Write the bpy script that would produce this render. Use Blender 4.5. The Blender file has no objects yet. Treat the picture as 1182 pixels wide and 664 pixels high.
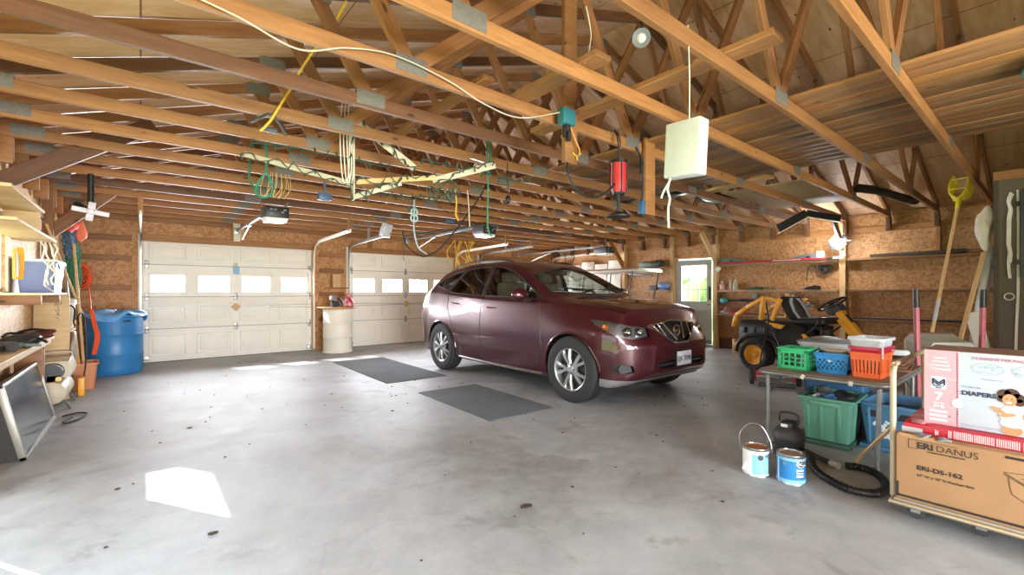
import bpy, bmesh, math, random
from mathutils import Vector as V, Matrix, Euler
from mathutils.bvhtree import BVHTree
RND = random.Random(7)
S = bpy.context.scene
COL = S.collection
PI = math.pi
rad = math.radians

# ------------------------------------------------------------------ camera, sky, sun, daylight, exposure
cam = bpy.data.objects.new('camera', bpy.data.cameras.new('camera'))
COL.objects.link(cam)
S.camera = cam
cam.location = (0, 0, 1.25)
cam.rotation_euler = (PI/2, 0, rad(-39.5))
cam.data.sensor_width = 36
cam.data.lens = 520/1182*36
cam.data.shift_y = 5/1182
cam.data.clip_start = .05

world = bpy.data.worlds.new('world')
S.world = world
world.use_nodes = True
wn = world.node_tree.nodes
wn['Background'].inputs[0].default_value = (.86, .93, 1, 1)
wn['Background'].inputs[1].default_value = 2.6

def light(name, kind, energy, col, loc, rot, size=None, size_y=None):
    l = bpy.data.lights.new(name, kind)
    l.energy = energy
    l.color = col
    if kind == 'AREA':
        l.shape = 'RECTANGLE'
        l.size = size
        l.size_y = size_y
    o = bpy.data.objects.new(name, l)
    COL.objects.link(o)
    o.location = loc
    o.rotation_euler = rot
    return o
sd = V((.77, -1.25, -1)).normalized()
sun = light('sun', 'SUN', 32, (1, .95, .86), (0, 20, 15), sd.to_track_quat('-Z', 'Y').to_euler())
sun.data.angle = rad(.5)
# added fill lamp behind the camera, shining in through an unseen opening
light('back_fill_light', 'AREA', 1450, (.98, .985, 1), (.8, -9, 2.3), (rad(88), 0, 0), 7.5, 3.8)
# low lamp added behind the camera to brighten the roof from below
light('roof_fill_light', 'AREA', 900, (1, .98, .95), (.9, -6.2, .12), (rad(125), 0, 0), 5, 2.2)
light('side_fill_light', 'AREA', 190, (.84, .93, 1), (-4.5, 1.6, 4.2), (V((1.2, 3.2, 0))-V((-4.5, 1.6, 4.2))).to_track_quat('-Z', 'Y').to_euler(), 3, 3)  # lamp added out of view to brighten the floor on the left
# daylight through the panes of the three overhead doors and the small window
for x_, e_ in ((1.43, 400), (5.0, 400), (8.53, 300)):
    light('door_pane_daylight', 'AREA', e_, (.97, .98, 1), (x_, 10.34, 1.36), (rad(-112), 0, 0), 2.5, .34)

light('entry_door_daylight', 'AREA', 45, (.95, 1, .96), (10.5, 5.45, 1.3), (rad(80), 0, rad(90)), .8, 1.3)

S.view_settings.view_transform = 'Standard'
S.view_settings.look = 'None'
S.view_settings.gamma = 1
S.view_settings.use_curve_mapping = False
S.view_settings.exposure = .5

# ------------------------------------------------------------------ mesh helpers
def rotm(r):
    return Euler(r).to_matrix().to_4x4() if r is not None else Matrix()
def cr(pts, n=6, closed=False):
    """smooth curve through points"""
    P = [V(p) for p in pts]
    if len(P) < 3: return P
    out = []
    N = len(P)
    rng = range(N if closed else N-1)
    for i in rng:
        if closed:
            a, b, c, d = P[(i-1) % N], P[i], P[(i+1) % N], P[(i+2) % N]
        else:
            a, b, c, d = P[max(i-1, 0)], P[i], P[i+1], P[min(i+2, N-1)]
        for k in range(n):
            t = k/n
            out.append(.5*((2*b)+(c-a)*t+(2*a-5*b+4*c-d)*t*t+(3*b-a-3*c+d)*t**3))
    if not closed: out.append(P[-1])
    return out
class M:
    def __init__(s): s.bm = bmesh.new()
    def box(s, c, sz, rot=None, bev=0, seg=2):
        mt = Matrix.Translation(c) @ rotm(rot) @ Matrix.Diagonal((sz[0], sz[1], sz[2], 1))
        r = bmesh.ops.create_cube(s.bm, size=1, matrix=mt)
        if bev:
            ed = {e for v in r['verts'] for e in v.link_edges}
            bmesh.ops.bevel(s.bm, geom=list(ed), offset=bev, segments=seg, affect='EDGES', profile=.5)
        return s
    def bx(s, x0, x1, y0, y1, z0, z1, bev=0):
        return s.box(((x0+x1)/2, (y0+y1)/2, (z0+z1)/2), (abs(x1-x0), abs(y1-y0), abs(z1-z0)), None, bev)
    def bar(s, p0, p1, w, h, bev=0, up=(0, 0, 1)):
        p0, p1 = V(p0), V(p1)
        x = (p1-p0)
        L = x.length
        x.normalize()
        u = V(up)
        if abs(x.dot(u)) > .99: u = V((0, 1, 0))
        y = u.cross(x).normalized()
        z = x.cross(y)
        mt = Matrix.Translation((p0+p1)/2) @ Matrix((x, y, z)).transposed().to_4x4() @ Matrix.Diagonal((L, w, h, 1))
        r = bmesh.ops.create_cube(s.bm, size=1, matrix=mt)
        if bev:
            ed = {e for v in r['verts'] for e in v.link_edges}
            bmesh.ops.bevel(s.bm, geom=list(ed), offset=bev, segments=2, affect='EDGES', profile=.5)
        return s
    def cyl(s, p0, p1, r, r2=None, n=16, cap=True):
        p0, p1 = V(p0), V(p1)
        d = p1-p0
        mt = Matrix.Translation((p0+p1)/2) @ d.to_track_quat('Z', 'Y').to_matrix().to_4x4()
        bmesh.ops.create_cone(s.bm, cap_ends=cap, segments=n, radius1=r, radius2=r if r2 is None else r2, depth=d.length, matrix=mt)
        return s
    def tube(s, pts, r, n=8, closed=False, flat=1, rs=None):
        P = [V(p) for p in pts]
        N = len(P)
        rings = []
        ref = None
        for i in range(N):
            if closed: t = P[(i+1) % N]-P[i-1]
            else: t = P[min(i+1, N-1)]-P[max(i-1, 0)]
            t.normalize()
            if ref is None:
                ref = V((0, 0, 1)) if abs(t.z) < .9 else V((1, 0, 0))
            b = t.cross(ref).normalized()
            ref = b.cross(t).normalized()
            q = r if rs is None else rs[i]
            rings.append([s.bm.verts.new(P[i]+b*math.cos(2*PI*k/n)*q*flat+ref*math.sin(2*PI*k/n)*q) for k in range(n)])
        s._skin(rings, closed)
        return s
    def _skin(s, rings, closed=False, wrap=True, caps=True):
        N, n = len(rings), len(rings[0])
        for i in range(N if closed else N-1):
            a, b = rings[i], rings[(i+1) % N]
            for k in range(n if wrap else n-1):
                try: s.bm.faces.new((a[k], a[(k+1) % n], b[(k+1) % n], b[k]))
                except ValueError: pass
        if not closed and caps and wrap:
            for rg in (rings[0][::-1], rings[-1]):
                try: s.bm.faces.new(rg)
                except ValueError: pass
    def loft(s, rings, closed=False, wrap=True, caps=True):
        s._skin([[s.bm.verts.new(p) for p in r] for r in rings], closed, wrap, caps)
        return s
    def lathe(s, prof, n=24, mt=None, arc=2*PI):
        mt = mt or Matrix()
        full = abs(arc-2*PI) < 1e-6
        rings = []
        for r, z in prof:
            rings.append([mt @ V((max(r, 1e-4)*math.cos(arc*k/n), max(r, 1e-4)*math.sin(arc*k/n), z)) for k in range(n if full else n+1)])
        s._skin([[s.bm.verts.new(p) for p in r] for r in rings], False, full, False)
        return s
    def prism(s, pts, depth, mt=None):
        mt = mt or Matrix()
        a = [s.bm.verts.new(mt @ V((x, y, 0))) for x, y in pts]
        b = [s.bm.verts.new(mt @ V((x, y, depth))) for x, y in pts]
        n = len(pts)
        s.bm.faces.new(a[::-1])
        s.bm.faces.new(b)
        for k in range(n): s.bm.faces.new((a[k], a[(k+1) % n], b[(k+1) % n], b[k]))
        return s
    def ball(s, c, r, n=14, rot=None):
        r = (r, r, r) if not hasattr(r, '__len__') else r
        bmesh.ops.create_uvsphere(s.bm, u_segments=n, v_segments=max(6, n*2//3), radius=1,
                                  matrix=Matrix.Translation(c) @ rotm(rot) @ Matrix.Diagonal((r[0], r[1], r[2], 1)))
        return s
    def torus(s, c, R, r, axis='Z', n=28, m=8, arc=2*PI, a0=0, mt=None):
        mx = {'Z': Matrix(), 'X': Matrix.Rotation(PI/2, 4, 'Y'), 'Y': Matrix.Rotation(PI/2, 4, 'X')}[axis]
        mx = Matrix.Translation(c) @ (mt or mx)
        full = abs(arc-2*PI) < 1e-6
        pts = [mx @ V((R*math.cos(a0+arc*k/n), R*math.sin(a0+arc*k/n), 0)) for k in range(n if full else n+1)]
        return s.tube(pts, r, m, full)
    def lump(s, c, r, amp=.25, seed=1, sub=3):
        g = random.Random(seed)
        ph = [(V((g.uniform(-1, 1), g.uniform(-1, 1), g.uniform(-1, 1)))*g.uniform(2, 6), g.uniform(0, 6)) for _ in range(7)]
        res = bmesh.ops.create_icosphere(s.bm, subdivisions=sub, radius=1)
        for v in res['verts']:
            d = sum(math.sin(v.co.dot(k)+p) for k, p in ph)/7
            v.co = V((v.co.x*r[0], v.co.y*r[1], v.co.z*r[2]))*(1+amp*d*1.6)+V(c)
        return s
def obj(name, m, mat, parent=None, loc=None, rot=None, angle=38, recalc=True, modif=None):
    bm = m.bm if isinstance(m, M) else m
    if recalc: bmesh.ops.recalc_face_normals(bm, faces=bm.faces)
    th = rad(angle)
    for f in bm.faces: f.smooth = True
    for e in bm.edges:
        e.smooth = e.is_manifold and len(e.link_faces) == 2 and e.calc_face_angle(0) < th
    me = bpy.data.meshes.new(name)
    bm.to_mesh(me)
    bm.free()
    me.materials.append(mat)
    o = bpy.data.objects.new(name, me)
    COL.objects.link(o)
    if parent: o.parent = parent
    if loc: o.location = loc
    if rot: o.rotation_euler = rot
    return o
def tag(o, label, cat, group=None, kind=None):
    o['label'] = label
    o['category'] = cat
    if group: o['group'] = group
    if kind: o['kind'] = kind
    return o
def thing(name, label, cat, loc=(0, 0, 0), rz=0, group=None, kind=None):
    o = bpy.data.objects.new(name, None)
    o.empty_display_size = .1
    COL.objects.link(o)
    o.location = loc
    o.rotation_euler = (0, 0, rz)
    return tag(o, label, cat, group, kind)
def copy_tree(o, parent=None, label=None):
    c = o.copy()
    COL.objects.link(c)
    c.parent = parent
    if label: c['label'] = label
    for ch in list(o.children): copy_tree(ch, c)
    return c
def struct(name, m, mat, parent=None, label=None, **k):
    o = obj(name, m, mat, parent, **k)
    if not parent: o['kind'] = 'structure'
    if label: o['label'] = label
    return o
def beam(name, p0, p1, w, h, mat, parent=None, up=(0, 0, 1)):
    """a stick of lumber: mesh lies along its own X so the grain follows it"""
    p0, p1 = V(p0), V(p1)
    x = p1-p0
    L = x.length
    x.normalize()
    u = V(up)
    if abs(x.dot(u)) > .99: u = V((0, 1, 0))
    y = u.cross(x).normalized()
    z = x.cross(y)
    m = M().box((0, 0, 0), (L, w, h), None, .003, 1)
    o = obj(name, m, mat, parent)
    o.matrix_local = Matrix.Translation((p0+p1)/2) @ Matrix((x, y, z)).transposed().to_4x4()
    return o
def text(name, body, size, mt, mat, parent=None, align='LEFT', bold=0, sx=1):
    c = bpy.data.curves.new(name, 'FONT')
    c.body = body
    c.size = size
    c.align_x = align
    c.extrude = .0006
    c.offset = bold
    c.resolution_u = 3
    t = bpy.data.objects.new(name, c)
    COL.objects.link(t)
    dg = bpy.context.evaluated_depsgraph_get()
    me = bpy.data.meshes.new_from_object(t.evaluated_get(dg))
    bpy.data.objects.remove(t)
    me.materials.clear()
    me.materials.append(mat)
    o = bpy.data.objects.new(name, me)
    COL.objects.link(o)
    o.parent = parent
    o.matrix_local = mt @ Matrix.Diagonal((sx, 1, 1, 1))
    return o

def strands(c, w, h, n, r, seed, waves=4, belly=.6):
    g = random.Random(seed)
    m = M()
    for i in range(n):
        a, q = g.uniform(0, 2*PI), math.sqrt(g.random())
        x0, y0 = math.cos(a)*q*w[0], math.sin(a)*q*w[1]
        pts = []
        L = h*g.uniform(.6, 1)
        for k in range(7):
            f_ = k/6
            sw = belly+(1-belly)*math.sin(PI*min(1, f_*1.1))
            pts.append((c[0]+x0*sw+g.uniform(-.02, .02), c[1]+y0*sw+g.uniform(-.025, .025), c[2]+h/2-L*f_))
        m.tube(cr(pts, 3), r*g.uniform(.6, 1.3), 5)
    for i in range(n//3):
        z = c[2]+g.uniform(-.4, .4)*h
        m.tube(cr([(c[0]+w[0]*math.cos(2*PI*k/7)*g.uniform(.7, 1), c[1]+w[1]*math.sin(2*PI*k/7)*g.uniform(.7, 1), z+g.uniform(-.06, .06)) for k in range(7)], 2, True), r*.7, 4, True)
    return m
# ------------------------------------------------------------------ materials
def nodes(name):
    m = bpy.data.materials.new(name)
    m.use_nodes = True
    nt = m.node_tree
    return m, nt, nt.nodes['Principled BSDF']
def hexc(h):
    f = lambda c: c/12.92 if c <= .04045 else ((c+.055)/1.055)**2.4
    return tuple(f(int(h[i:i+2], 16)/255) for i in (0, 2, 4))+(1,)
def ramp(nt, fac, stops):
    r = nt.nodes.new('ShaderNodeValToRGB')
    e = r.color_ramp.elements
    while len(e) > 1: e.remove(e[-1])
    e[0].position = stops[0][0]
    e[0].color = stops[0][1]
    for p, c in stops[1:]:
        n = e.new(p)
        n.color = c
    nt.links.new(fac, r.inputs[0])
    return r.outputs[0]
def coords(nt, scale=(1, 1, 1), rnd=True):
    tc = nt.nodes.new('ShaderNodeTexCoord')
    mp = nt.nodes.new('ShaderNodeMapping')
    mp.inputs['Scale'].default_value = scale
    nt.links.new(tc.outputs['Object'], mp.inputs[0])
    if rnd:
        oi = nt.nodes.new('ShaderNodeObjectInfo')
        mu = nt.nodes.new('ShaderNodeMath')
        mu.operation = 'MULTIPLY'
        mu.inputs[1].default_value = 57
        nt.links.new(oi.outputs['Random'], mu.inputs[0])
        nt.links.new(mu.outputs[0], mp.inputs['Location'])
    return mp.outputs[0]
def noise(nt, vec, scale, detail=3, rough=.5, dist=0):
    n = nt.nodes.new('ShaderNodeTexNoise')
    n.inputs['Scale'].default_value = scale
    n.inputs['Detail'].default_value = detail
    n.inputs['Roughness'].default_value = rough
    n.inputs['Distortion'].default_value = dist
    nt.links.new(vec, n.inputs['Vector'])
    return n.outputs['Fac']
def mix(nt, fac, a, b, mode='MIX'):
    n = nt.nodes.new('ShaderNodeMix')
    n.data_type = 'RGBA'
    n.blend_type = mode
    for i, v in ((0, fac), (6, a), (7, b)):
        if hasattr(v, 'links') or hasattr(v, 'is_output'): nt.links.new(v, n.inputs[i])
        else: n.inputs[i].default_value = v
    return n.outputs[2]
def bump(nt, p, h, st, dist=.01):
    b = nt.nodes.new('ShaderNodeBump')
    b.inputs['Strength'].default_value = st
    b.inputs['Distance'].default_value = dist
    nt.links.new(h, b.inputs['Height'])
    nt.links.new(b.outputs[0], p.inputs['Normal'])
def sh(c, k): return (c[0]*k, c[1]*k, c[2]*k, 1)
def mat(name, h, rough=.5, metal=0, var=.1, scale=9, bmp=0, coat=0, wear=None, alpha=None):
    m, nt, p = nodes(name)
    c = hexc(h)
    v = coords(nt)
    n = noise(nt, v, scale, 4)
    col = ramp(nt, n, [(.3, sh(c, 1-var)), (.7, sh(c, 1+var))])
    if wear:
        col = mix(nt, ramp(nt, noise(nt, v, scale*.6, 6, .7), [(wear[1], (0, 0, 0, 1)), (min(.99, wear[1]+.12), (1, 1, 1, 1))]), col, hexc(wear[0]))
    nt.links.new(col, p.inputs['Base Color'])
    p.inputs['Roughness'].default_value = rough
    p.inputs['Metallic'].default_value = metal
    if coat:
        p.inputs['Coat Weight'].default_value = coat
        p.inputs['Coat Roughness'].default_value = .06
    if bmp: bump(nt, p, noise(nt, v, scale*4, 3), bmp)
    if alpha is not None:
        p.inputs['Alpha'].default_value = alpha
    return m
def wood(name, h1, h2, rough=.6, val=(.78, 1.12), knots=True):
    m, nt, p = nodes(name)
    c1, c2 = hexc(h1), hexc(h2)
    v = coords(nt, (.7, 9, 9))
    g = noise(nt, v, 4, 5, .62, .6)
    col = ramp(nt, g, [(.25, c1), (.5, tuple((a+b)/2 for a, b in zip(c1, c2))), (.75, c2)])
    v2 = coords(nt, (1.1, 3, 3))
    big = noise(nt, v2, 1.2, 2)
    col = mix(nt, ramp(nt, big, [(.4, (0, 0, 0, 1)), (.7, (.45, .45, .45, 1))]), col, sh(c1, .7))
    if knots:
        vo = nt.nodes.new('ShaderNodeTexVoronoi')
        vo.inputs['Scale'].default_value = 3.2
        vk = coords(nt, (.8, 2.2, 2.2))
        nt.links.new(vk, vo.inputs['Vector'])
        k = ramp(nt, vo.outputs['Distance'], [(.05, (1, 1, 1, 1)), (.1, (0, 0, 0, 1))])
        col = mix(nt, k, col, sh(c1, .3))
    oi = nt.nodes.new('ShaderNodeObjectInfo')
    mr = nt.nodes.new('ShaderNodeMapRange')
    mr.inputs['To Min'].default_value = val[0]
    mr.inputs['To Max'].default_value = val[1]
    nt.links.new(oi.outputs['Random'], mr.inputs[0])
    hs = nt.nodes.new('ShaderNodeHueSaturation')
    nt.links.new(mr.outputs[0], hs.inputs['Value'])
    nt.links.new(col, hs.inputs['Color'])
    nt.links.new(hs.outputs[0], p.inputs['Base Color'])
    p.inputs['Roughness'].default_value = rough
    bump(nt, p, g, .15, .004)
    return m
WOOD = wood('pine_lumber', '895930', 'B4804A')
WOODR = wood('reddish_pine_lumber', '80522C', 'A97648')
DARKW = wood('dark_brown_lumber', '5A3820', '7F5433')
PALEW = wood('pale_lumber', 'C79A62', 'E6C795')
GREYW = wood('weathered_lumber', '9A7A56', 'C9AC84')
def osb_mat(name, a, b, d):
    m, nt, p = nodes(name)
    tc = nt.nodes.new('ShaderNodeTexCoord')
    outs = []
    for k, (sc, rot) in enumerate((((44, 18, 44), .5), ((18, 44, 22), 1.9))):
        mp = nt.nodes.new('ShaderNodeMapping')
        mp.inputs['Scale'].default_value = sc
        mp.inputs['Rotation'].default_value = (rot, rot*.7, rot)
        nt.links.new(tc.outputs['Object'], mp.inputs[0])
        vo = nt.nodes.new('ShaderNodeTexVoronoi')
        vo.inputs['Scale'].default_value = 1
        nt.links.new(mp.outputs[0], vo.inputs['Vector'])
        sp = nt.nodes.new('ShaderNodeSeparateColor')
        nt.links.new(vo.outputs['Color'], sp.inputs[0])
        outs.append(sp.outputs[0])
    mx = nt.nodes.new('ShaderNodeMath')
    mx.operation = 'MULTIPLY_ADD'
    mx.inputs[1].default_value = .5
    nt.links.new(outs[0], mx.inputs[0])
    h = nt.nodes.new('ShaderNodeMath')
    h.operation = 'MULTIPLY'
    h.inputs[1].default_value = .5
    nt.links.new(outs[1], h.inputs[0])
    nt.links.new(h.outputs[0], mx.inputs[2])
    col = ramp(nt, mx.outputs[0], [(.08, hexc(d)), (.35, hexc(a)), (.75, hexc(b))])
    big = noise(nt, tc.outputs['Object'], .8, 4, .6)
    col = mix(nt, ramp(nt, big, [(.4, (0, 0, 0, 1)), (.75, (.5, .5, .5, 1))]), col, sh(hexc(a), .75))
    nt.links.new(col, p.inputs['Base Color'])
    p.inputs['Roughness'].default_value = .65
    bump(nt, p, mx.outputs[0], .12, .004)
    return m
OSB = osb_mat('oriented_strand_board', 'AD7745', 'C49768', '93653B')
OSBL = osb_mat('pale_strand_board', 'D2A871', 'E6C797', 'B48450')
def ply_mat():
    m, nt, p = nodes('roof_plywood')
    tc = nt.nodes.new('ShaderNodeTexCoord')
    mp = nt.nodes.new('ShaderNodeMapping')
    mp.inputs['Scale'].default_value = (.55, 3.2, .55)
    nt.links.new(tc.outputs['Object'], mp.inputs[0])
    g = noise(nt, mp.outputs[0], 2.2, 6, .6, 1.6)
    col = ramp(nt, g, [(.25, hexc('C4966A')), (.5, hexc('DCB18A')), (.75, hexc('EBC9A6'))])
    # knots and nail marks
    mp2 = nt.nodes.new('ShaderNodeMapping')
    mp2.inputs['Scale'].default_value = (1.4, 3.4, 1.4)
    nt.links.new(tc.outputs['Object'], mp2.inputs[0])
    vo = nt.nodes.new('ShaderNodeTexVoronoi')
    vo.inputs['Scale'].default_value = 2.0
    nt.links.new(mp2.outputs[0], vo.inputs['Vector'])
    k = ramp(nt, vo.outputs['Distance'], [(.05, (1, 1, 1, 1)), (.085, (0, 0, 0, 1))])
    col = mix(nt, k, col, hexc('5B3517'))
    br = nt.nodes.new('ShaderNodeTexBrick')
    br.inputs['Scale'].default_value = 1
    br.inputs['Brick Width'].default_value = 2.44
    br.inputs['Row Height'].default_value = 1.22
    br.inputs['Mortar Size'].default_value = .006
    for i, cc in (('Color1', (0, 0, 0, 1)), ('Color2', (.16, .16, .16, 1)), ('Mortar', (.9, .9, .9, 1))): br.inputs[i].default_value = cc
    rz = nt.nodes.new('ShaderNodeMapping')
    rz.inputs['Rotation'].default_value = (0, 0, PI/2)
    nt.links.new(tc.outputs['Object'], rz.inputs[0])
    nt.links.new(rz.outputs[0], br.inputs['Vector'])
    col = mix(nt, br.outputs['Color'], col, hexc('7A4E28'))
    nt.links.new(col, p.inputs['Base Color'])
    p.inputs['Roughness'].default_value = .6
    return m
PLY = ply_mat()
def concrete():
    m, nt, p = nodes('concrete_floor')
    tc = nt.nodes.new('ShaderNodeTexCoord')
    v = tc.outputs['Object']
    a = noise(nt, v, .55, 6, .62, .4)
    b = noise(nt, v, 4.5, 6, .7)
    c = noise(nt, v, 60, 3, .7)
    col = ramp(nt, a, [(.30, hexc('787875')), (.46, hexc('999C9E')), (.64, hexc('B0B6BB'))])
    col = mix(nt, ramp(nt, b, [(.4, (0, 0, 0, 1)), (.75, (.35, .35, .35, 1))]), col, hexc('D2D3D2'))
    col = mix(nt, ramp(nt, c, [(.56, (0, 0, 0, 1)), (.8, (.3, .3, .3, 1))]), col, hexc('76726B'))
    # brown and dark stains with edges of their own
    st = noise(nt, v, .9, 5, .6, 1.2)
    col = mix(nt, ramp(nt, st, [(.52, (0, 0, 0, 1)), (.70, (.42, .42, .42, 1))]), col, hexc('857B6E'))
    st2 = noise(nt, v, 2.3, 4, .65, .5)
    col = mix(nt, ramp(nt, st2, [(.58, (0, 0, 0, 1)), (.72, (.5, .5, .5, 1))]), col, hexc('6A655F'))
    vo = nt.nodes.new('ShaderNodeTexVoronoi')
    vo.feature = 'DISTANCE_TO_EDGE'
    vo.inputs['Scale'].default_value = .22
    wv = nt.nodes.new('ShaderNodeVectorMath')
    nt.links.new(v, wv.inputs[0])
    nn = nt.nodes.new('ShaderNodeTexNoise')
    nn.inputs['Scale'].default_value = 1.6
    nt.links.new(v, nn.inputs['Vector'])
    nt.links.new(nn.outputs['Color'], wv.inputs[1])
    nt.links.new(wv.outputs[0], vo.inputs['Vector'])
    col = mix(nt, ramp(nt, vo.outputs['Distance'], [(.0, (.12, .12, .12, 1)), (.002, (0, 0, 0, 1))]), col, hexc('6B6760'))
    nt.links.new(col, p.inputs['Base Color'])
    rr = ramp(nt, b, [(.3, (.48, .48, .48, 1)), (.7, (.66, .66, .66, 1))])
    nt.links.new(rr, p.inputs['Roughness'])
    p.inputs['Specular IOR Level'].default_value = .3
    bump(nt, p, c, .05, .003)
    return m
CONC = concrete()
def glass(name, tint=(1, 1, 1, 1), refl=.12):
    m, nt, p = nodes(name)
    nt.nodes.remove(p)
    t = nt.nodes.new('ShaderNodeBsdfTransparent')
    t.inputs[0].default_value = tint
    g = nt.nodes.new('ShaderNodeBsdfGlossy')
    g.inputs['Roughness'].default_value = .02
    lw = nt.nodes.new('ShaderNodeLayerWeight')
    lw.inputs[0].default_value = .35
    ad = nt.nodes.new('ShaderNodeMath')
    ad.operation = 'MULTIPLY_ADD'
    ad.inputs[1].default_value = .6
    ad.inputs[2].default_value = refl
    nt.links.new(lw.outputs['Fresnel'], ad.inputs[0])
    mx = nt.nodes.new('ShaderNodeMixShader')
    nt.links.new(ad.outputs[0], mx.inputs[0])
    nt.links.new(t.outputs[0], mx.inputs[1])
    nt.links.new(g.outputs[0], mx.inputs[2])
    nt.links.new(mx.outputs[0], nt.nodes['Material Output'].inputs[0])
    return m
GLASS = glass('window_glass', (1, 1, 1, 1), .03)
FROST = glass('hazy_door_pane', (.97, .98, 1, 1), .03)
def emit(name, h, s):
    m, nt, p = nodes(name)
    p.inputs['Base Color'].default_value = hexc(h)
    p.inputs['Emission Color'].default_value = hexc(h)
    p.inputs['Emission Strength'].default_value = s
    return m
GALV = mat('galvanised_steel', 'A9ABA8', .42, .75, .12, 14)
PLATE = mat('truss_plate_steel', '77736B', .6, .3, .15, 60)
WHITE = mat('white_door_paint', 'E9E6DB', .5, 0, .03, 3)
CREAM = mat('cream_paint', 'E0D8C2', .55, 0, .06, 4)
BLACK = mat('black_plastic', '1A1A1B', .45, 0, .2)
RUBBER = mat('black_rubber', '222223', .8, 0, .2, 20, .2)
DGREY = mat('dark_grey_plastic', '3A3C3F', .5, 0, .12)
GREY = mat('grey_plastic', '83868A', .5, 0, .08)
STEEL = mat('bare_steel', 'B8BABB', .3, .9, .08, 20)
CHROME = mat('chrome', 'D6D8DA', .12, 1, .03)
CORDW = mat('white_cord', 'DCD6C6', .7, 0, .08)
CORDB = mat('black_cord', '1E1D1C', .6, 0, .1)
CORDO = mat('orange_cord', 'E2562A', .6, 0, .1)
ROPEG = mat('green_rope', '2F8468', .8, 0, .2, 60)
ROPEY = mat('yellow_rope', 'E0B63A', .8, 0, .15, 60)
RED = mat('red_plastic', 'C22B2E', .4, 0, .12)
YEL = mat('yellow_paint', 'E7A32A', .4, 0, .1)
CARD = mat('cardboard', 'A9835D', .8, 0, .08, 5)
LOFTW = wood('tan_loft_plank', '90603A', 'B98A5C', .6, (.6, 1.12))
LOFTD = wood('dark_loft_plank', '75512F', 'A07A50', .6, (.7, 1.05))
SHELFW = wood('shelf_plywood', 'D9B27C', 'EFD3A4', knots=False)
# ------------------------------------------------------------------ the setting
XL, XR, YF, YB = -.95, 9.98, 10.17, -3.0
SL = 1/3
def ztop(x):      # underside of the roof sheathing
    return 2.66+SL*((x-XL) if x <= 4.5 else (9.95-x))
fl = struct('floor', M().bx(XL-.15, XR+.15, YB, YF+.15, -.12, 0), CONC)
gr = mat('mown_grass', '6E8A45', .9, 0, .3, 3)
struct('ground', M().bx(-40, 60, -40, 60, -.3, -.13), gr)
# roof sheathing: two slopes
m = M()
for a, b in ((XL-.35, 4.5), (9.95+.35, 4.5)):
    za, zb = ztop(a) if a < 4.5 else 2.66-SL*.35, ztop(4.5)
    if a < 0: za = 2.66-SL*.35
    v = [m.bm.verts.new(q) for q in ((a, -3.2, za), (b, -3.2, zb), (b, YF+.2, zb), (a, YF+.2, za),
                                     (a, -3.2, za+.03), (b, -3.2, zb+.03), (b, YF+.2, zb+.03), (a, YF+.2, za+.03))]
    for f in ((0, 1, 2, 3), (7, 6, 5, 4), (0, 4, 5, 1), (2, 6, 7, 3), (1, 5, 6, 2), (3, 7, 4, 0)): m.bm.faces.new([v[i] for i in f])
struct('ceiling', m, PLY)
# far wall with three door openings (boards outside the studs), gable above
D = ((.03, 2.82), (3.62, 6.38), (7.2, 9.86))
DH = 2.14
m = M()
xs = [XL-.1]+[q for d in D for q in d]+[XR+.1]
for i in range(0, len(xs), 2): m.bx(xs[i], xs[i+1], YF, YF+.09, 0, DH)
m.bx(XL-.1, XR+.1, YF, YF+.09, DH, 2.7)
mt = Matrix.Translation((0, YF+.09, 0)) @ Matrix.Rotation(PI/2, 4, 'X')
m.prism([(XL-.1, 2.7), (XR+.1, 2.7), (4.5, ztop(4.5)-.01)], .09, mt)
far = struct('wall_far', m, OSB)
# unseen wall added behind the camera, its opening sized to shape the light
m = M()
m.bx(XL-.1, XL+.3, YB, YB+.09, 0, 2.25).bx(3.5, XR+.1, YB, YB+.09, 0, 2.25).bx(XL-.1, XR+.1, YB, YB+.09, 2.25, 2.7)
m.prism([(XL-.1, 2.7), (XR+.1, 2.7), (4.5, ztop(4.5)-.01)], .09, Matrix.Translation((0, YB+.09, 0)) @ Matrix.Rotation(PI/2, 4, 'X'))
struct('wall_back', m, OSB)
# left wall with its window opening and an unseen gap added for light
WTOP = 2.645
WY0, WY1, WZ0, WZ1 = 5.05, 6.08, 1.25, 1.86
m = M()
m.bx(XL-.1, XL, 4.0, WY0, 0, WTOP).bx(XL-.1, XL, YB, 4.0, 1.95, WTOP).bx(XL-.1, XL, YB, -.2, 0, 1.95).bx(XL-.1, XL, WY1, YF, 0, WTOP).bx(XL-.1, XL, WY0, WY1, 0, WZ0).bx(XL-.1, XL, WY0, WY1, WZ1, WTOP)
left = struct('wall_left', m, OSBL)
# right wall with the doorway
MD0, MD1, MDH = 4.93, 5.87, 2.03
m = M()
m.bx(XR, XR+.1, YB, MD0, 0, 2.635).bx(XR, XR+.1, MD1, YF, 0, 2.635).bx(XR, XR+.1, MD0, MD1, MDH, 2.635)
right = struct('wall_right', m, OSB)
# the painted closet partition in the near right corner
CLOSET = mat('brown_painted_board', '63574A', .75, 0, .08, 1.5)
cl = struct('wall_closet', M().bx(6.98, XR, .40, .44, 0, 2.5).bx(6.98, 7.02, YB, .44, 0, 2.5), CLOSET)
beam('top_plate', (7.0, .44, 2.47), (7.0, -2, 2.47), .07, .09, WOODR, cl)
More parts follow.
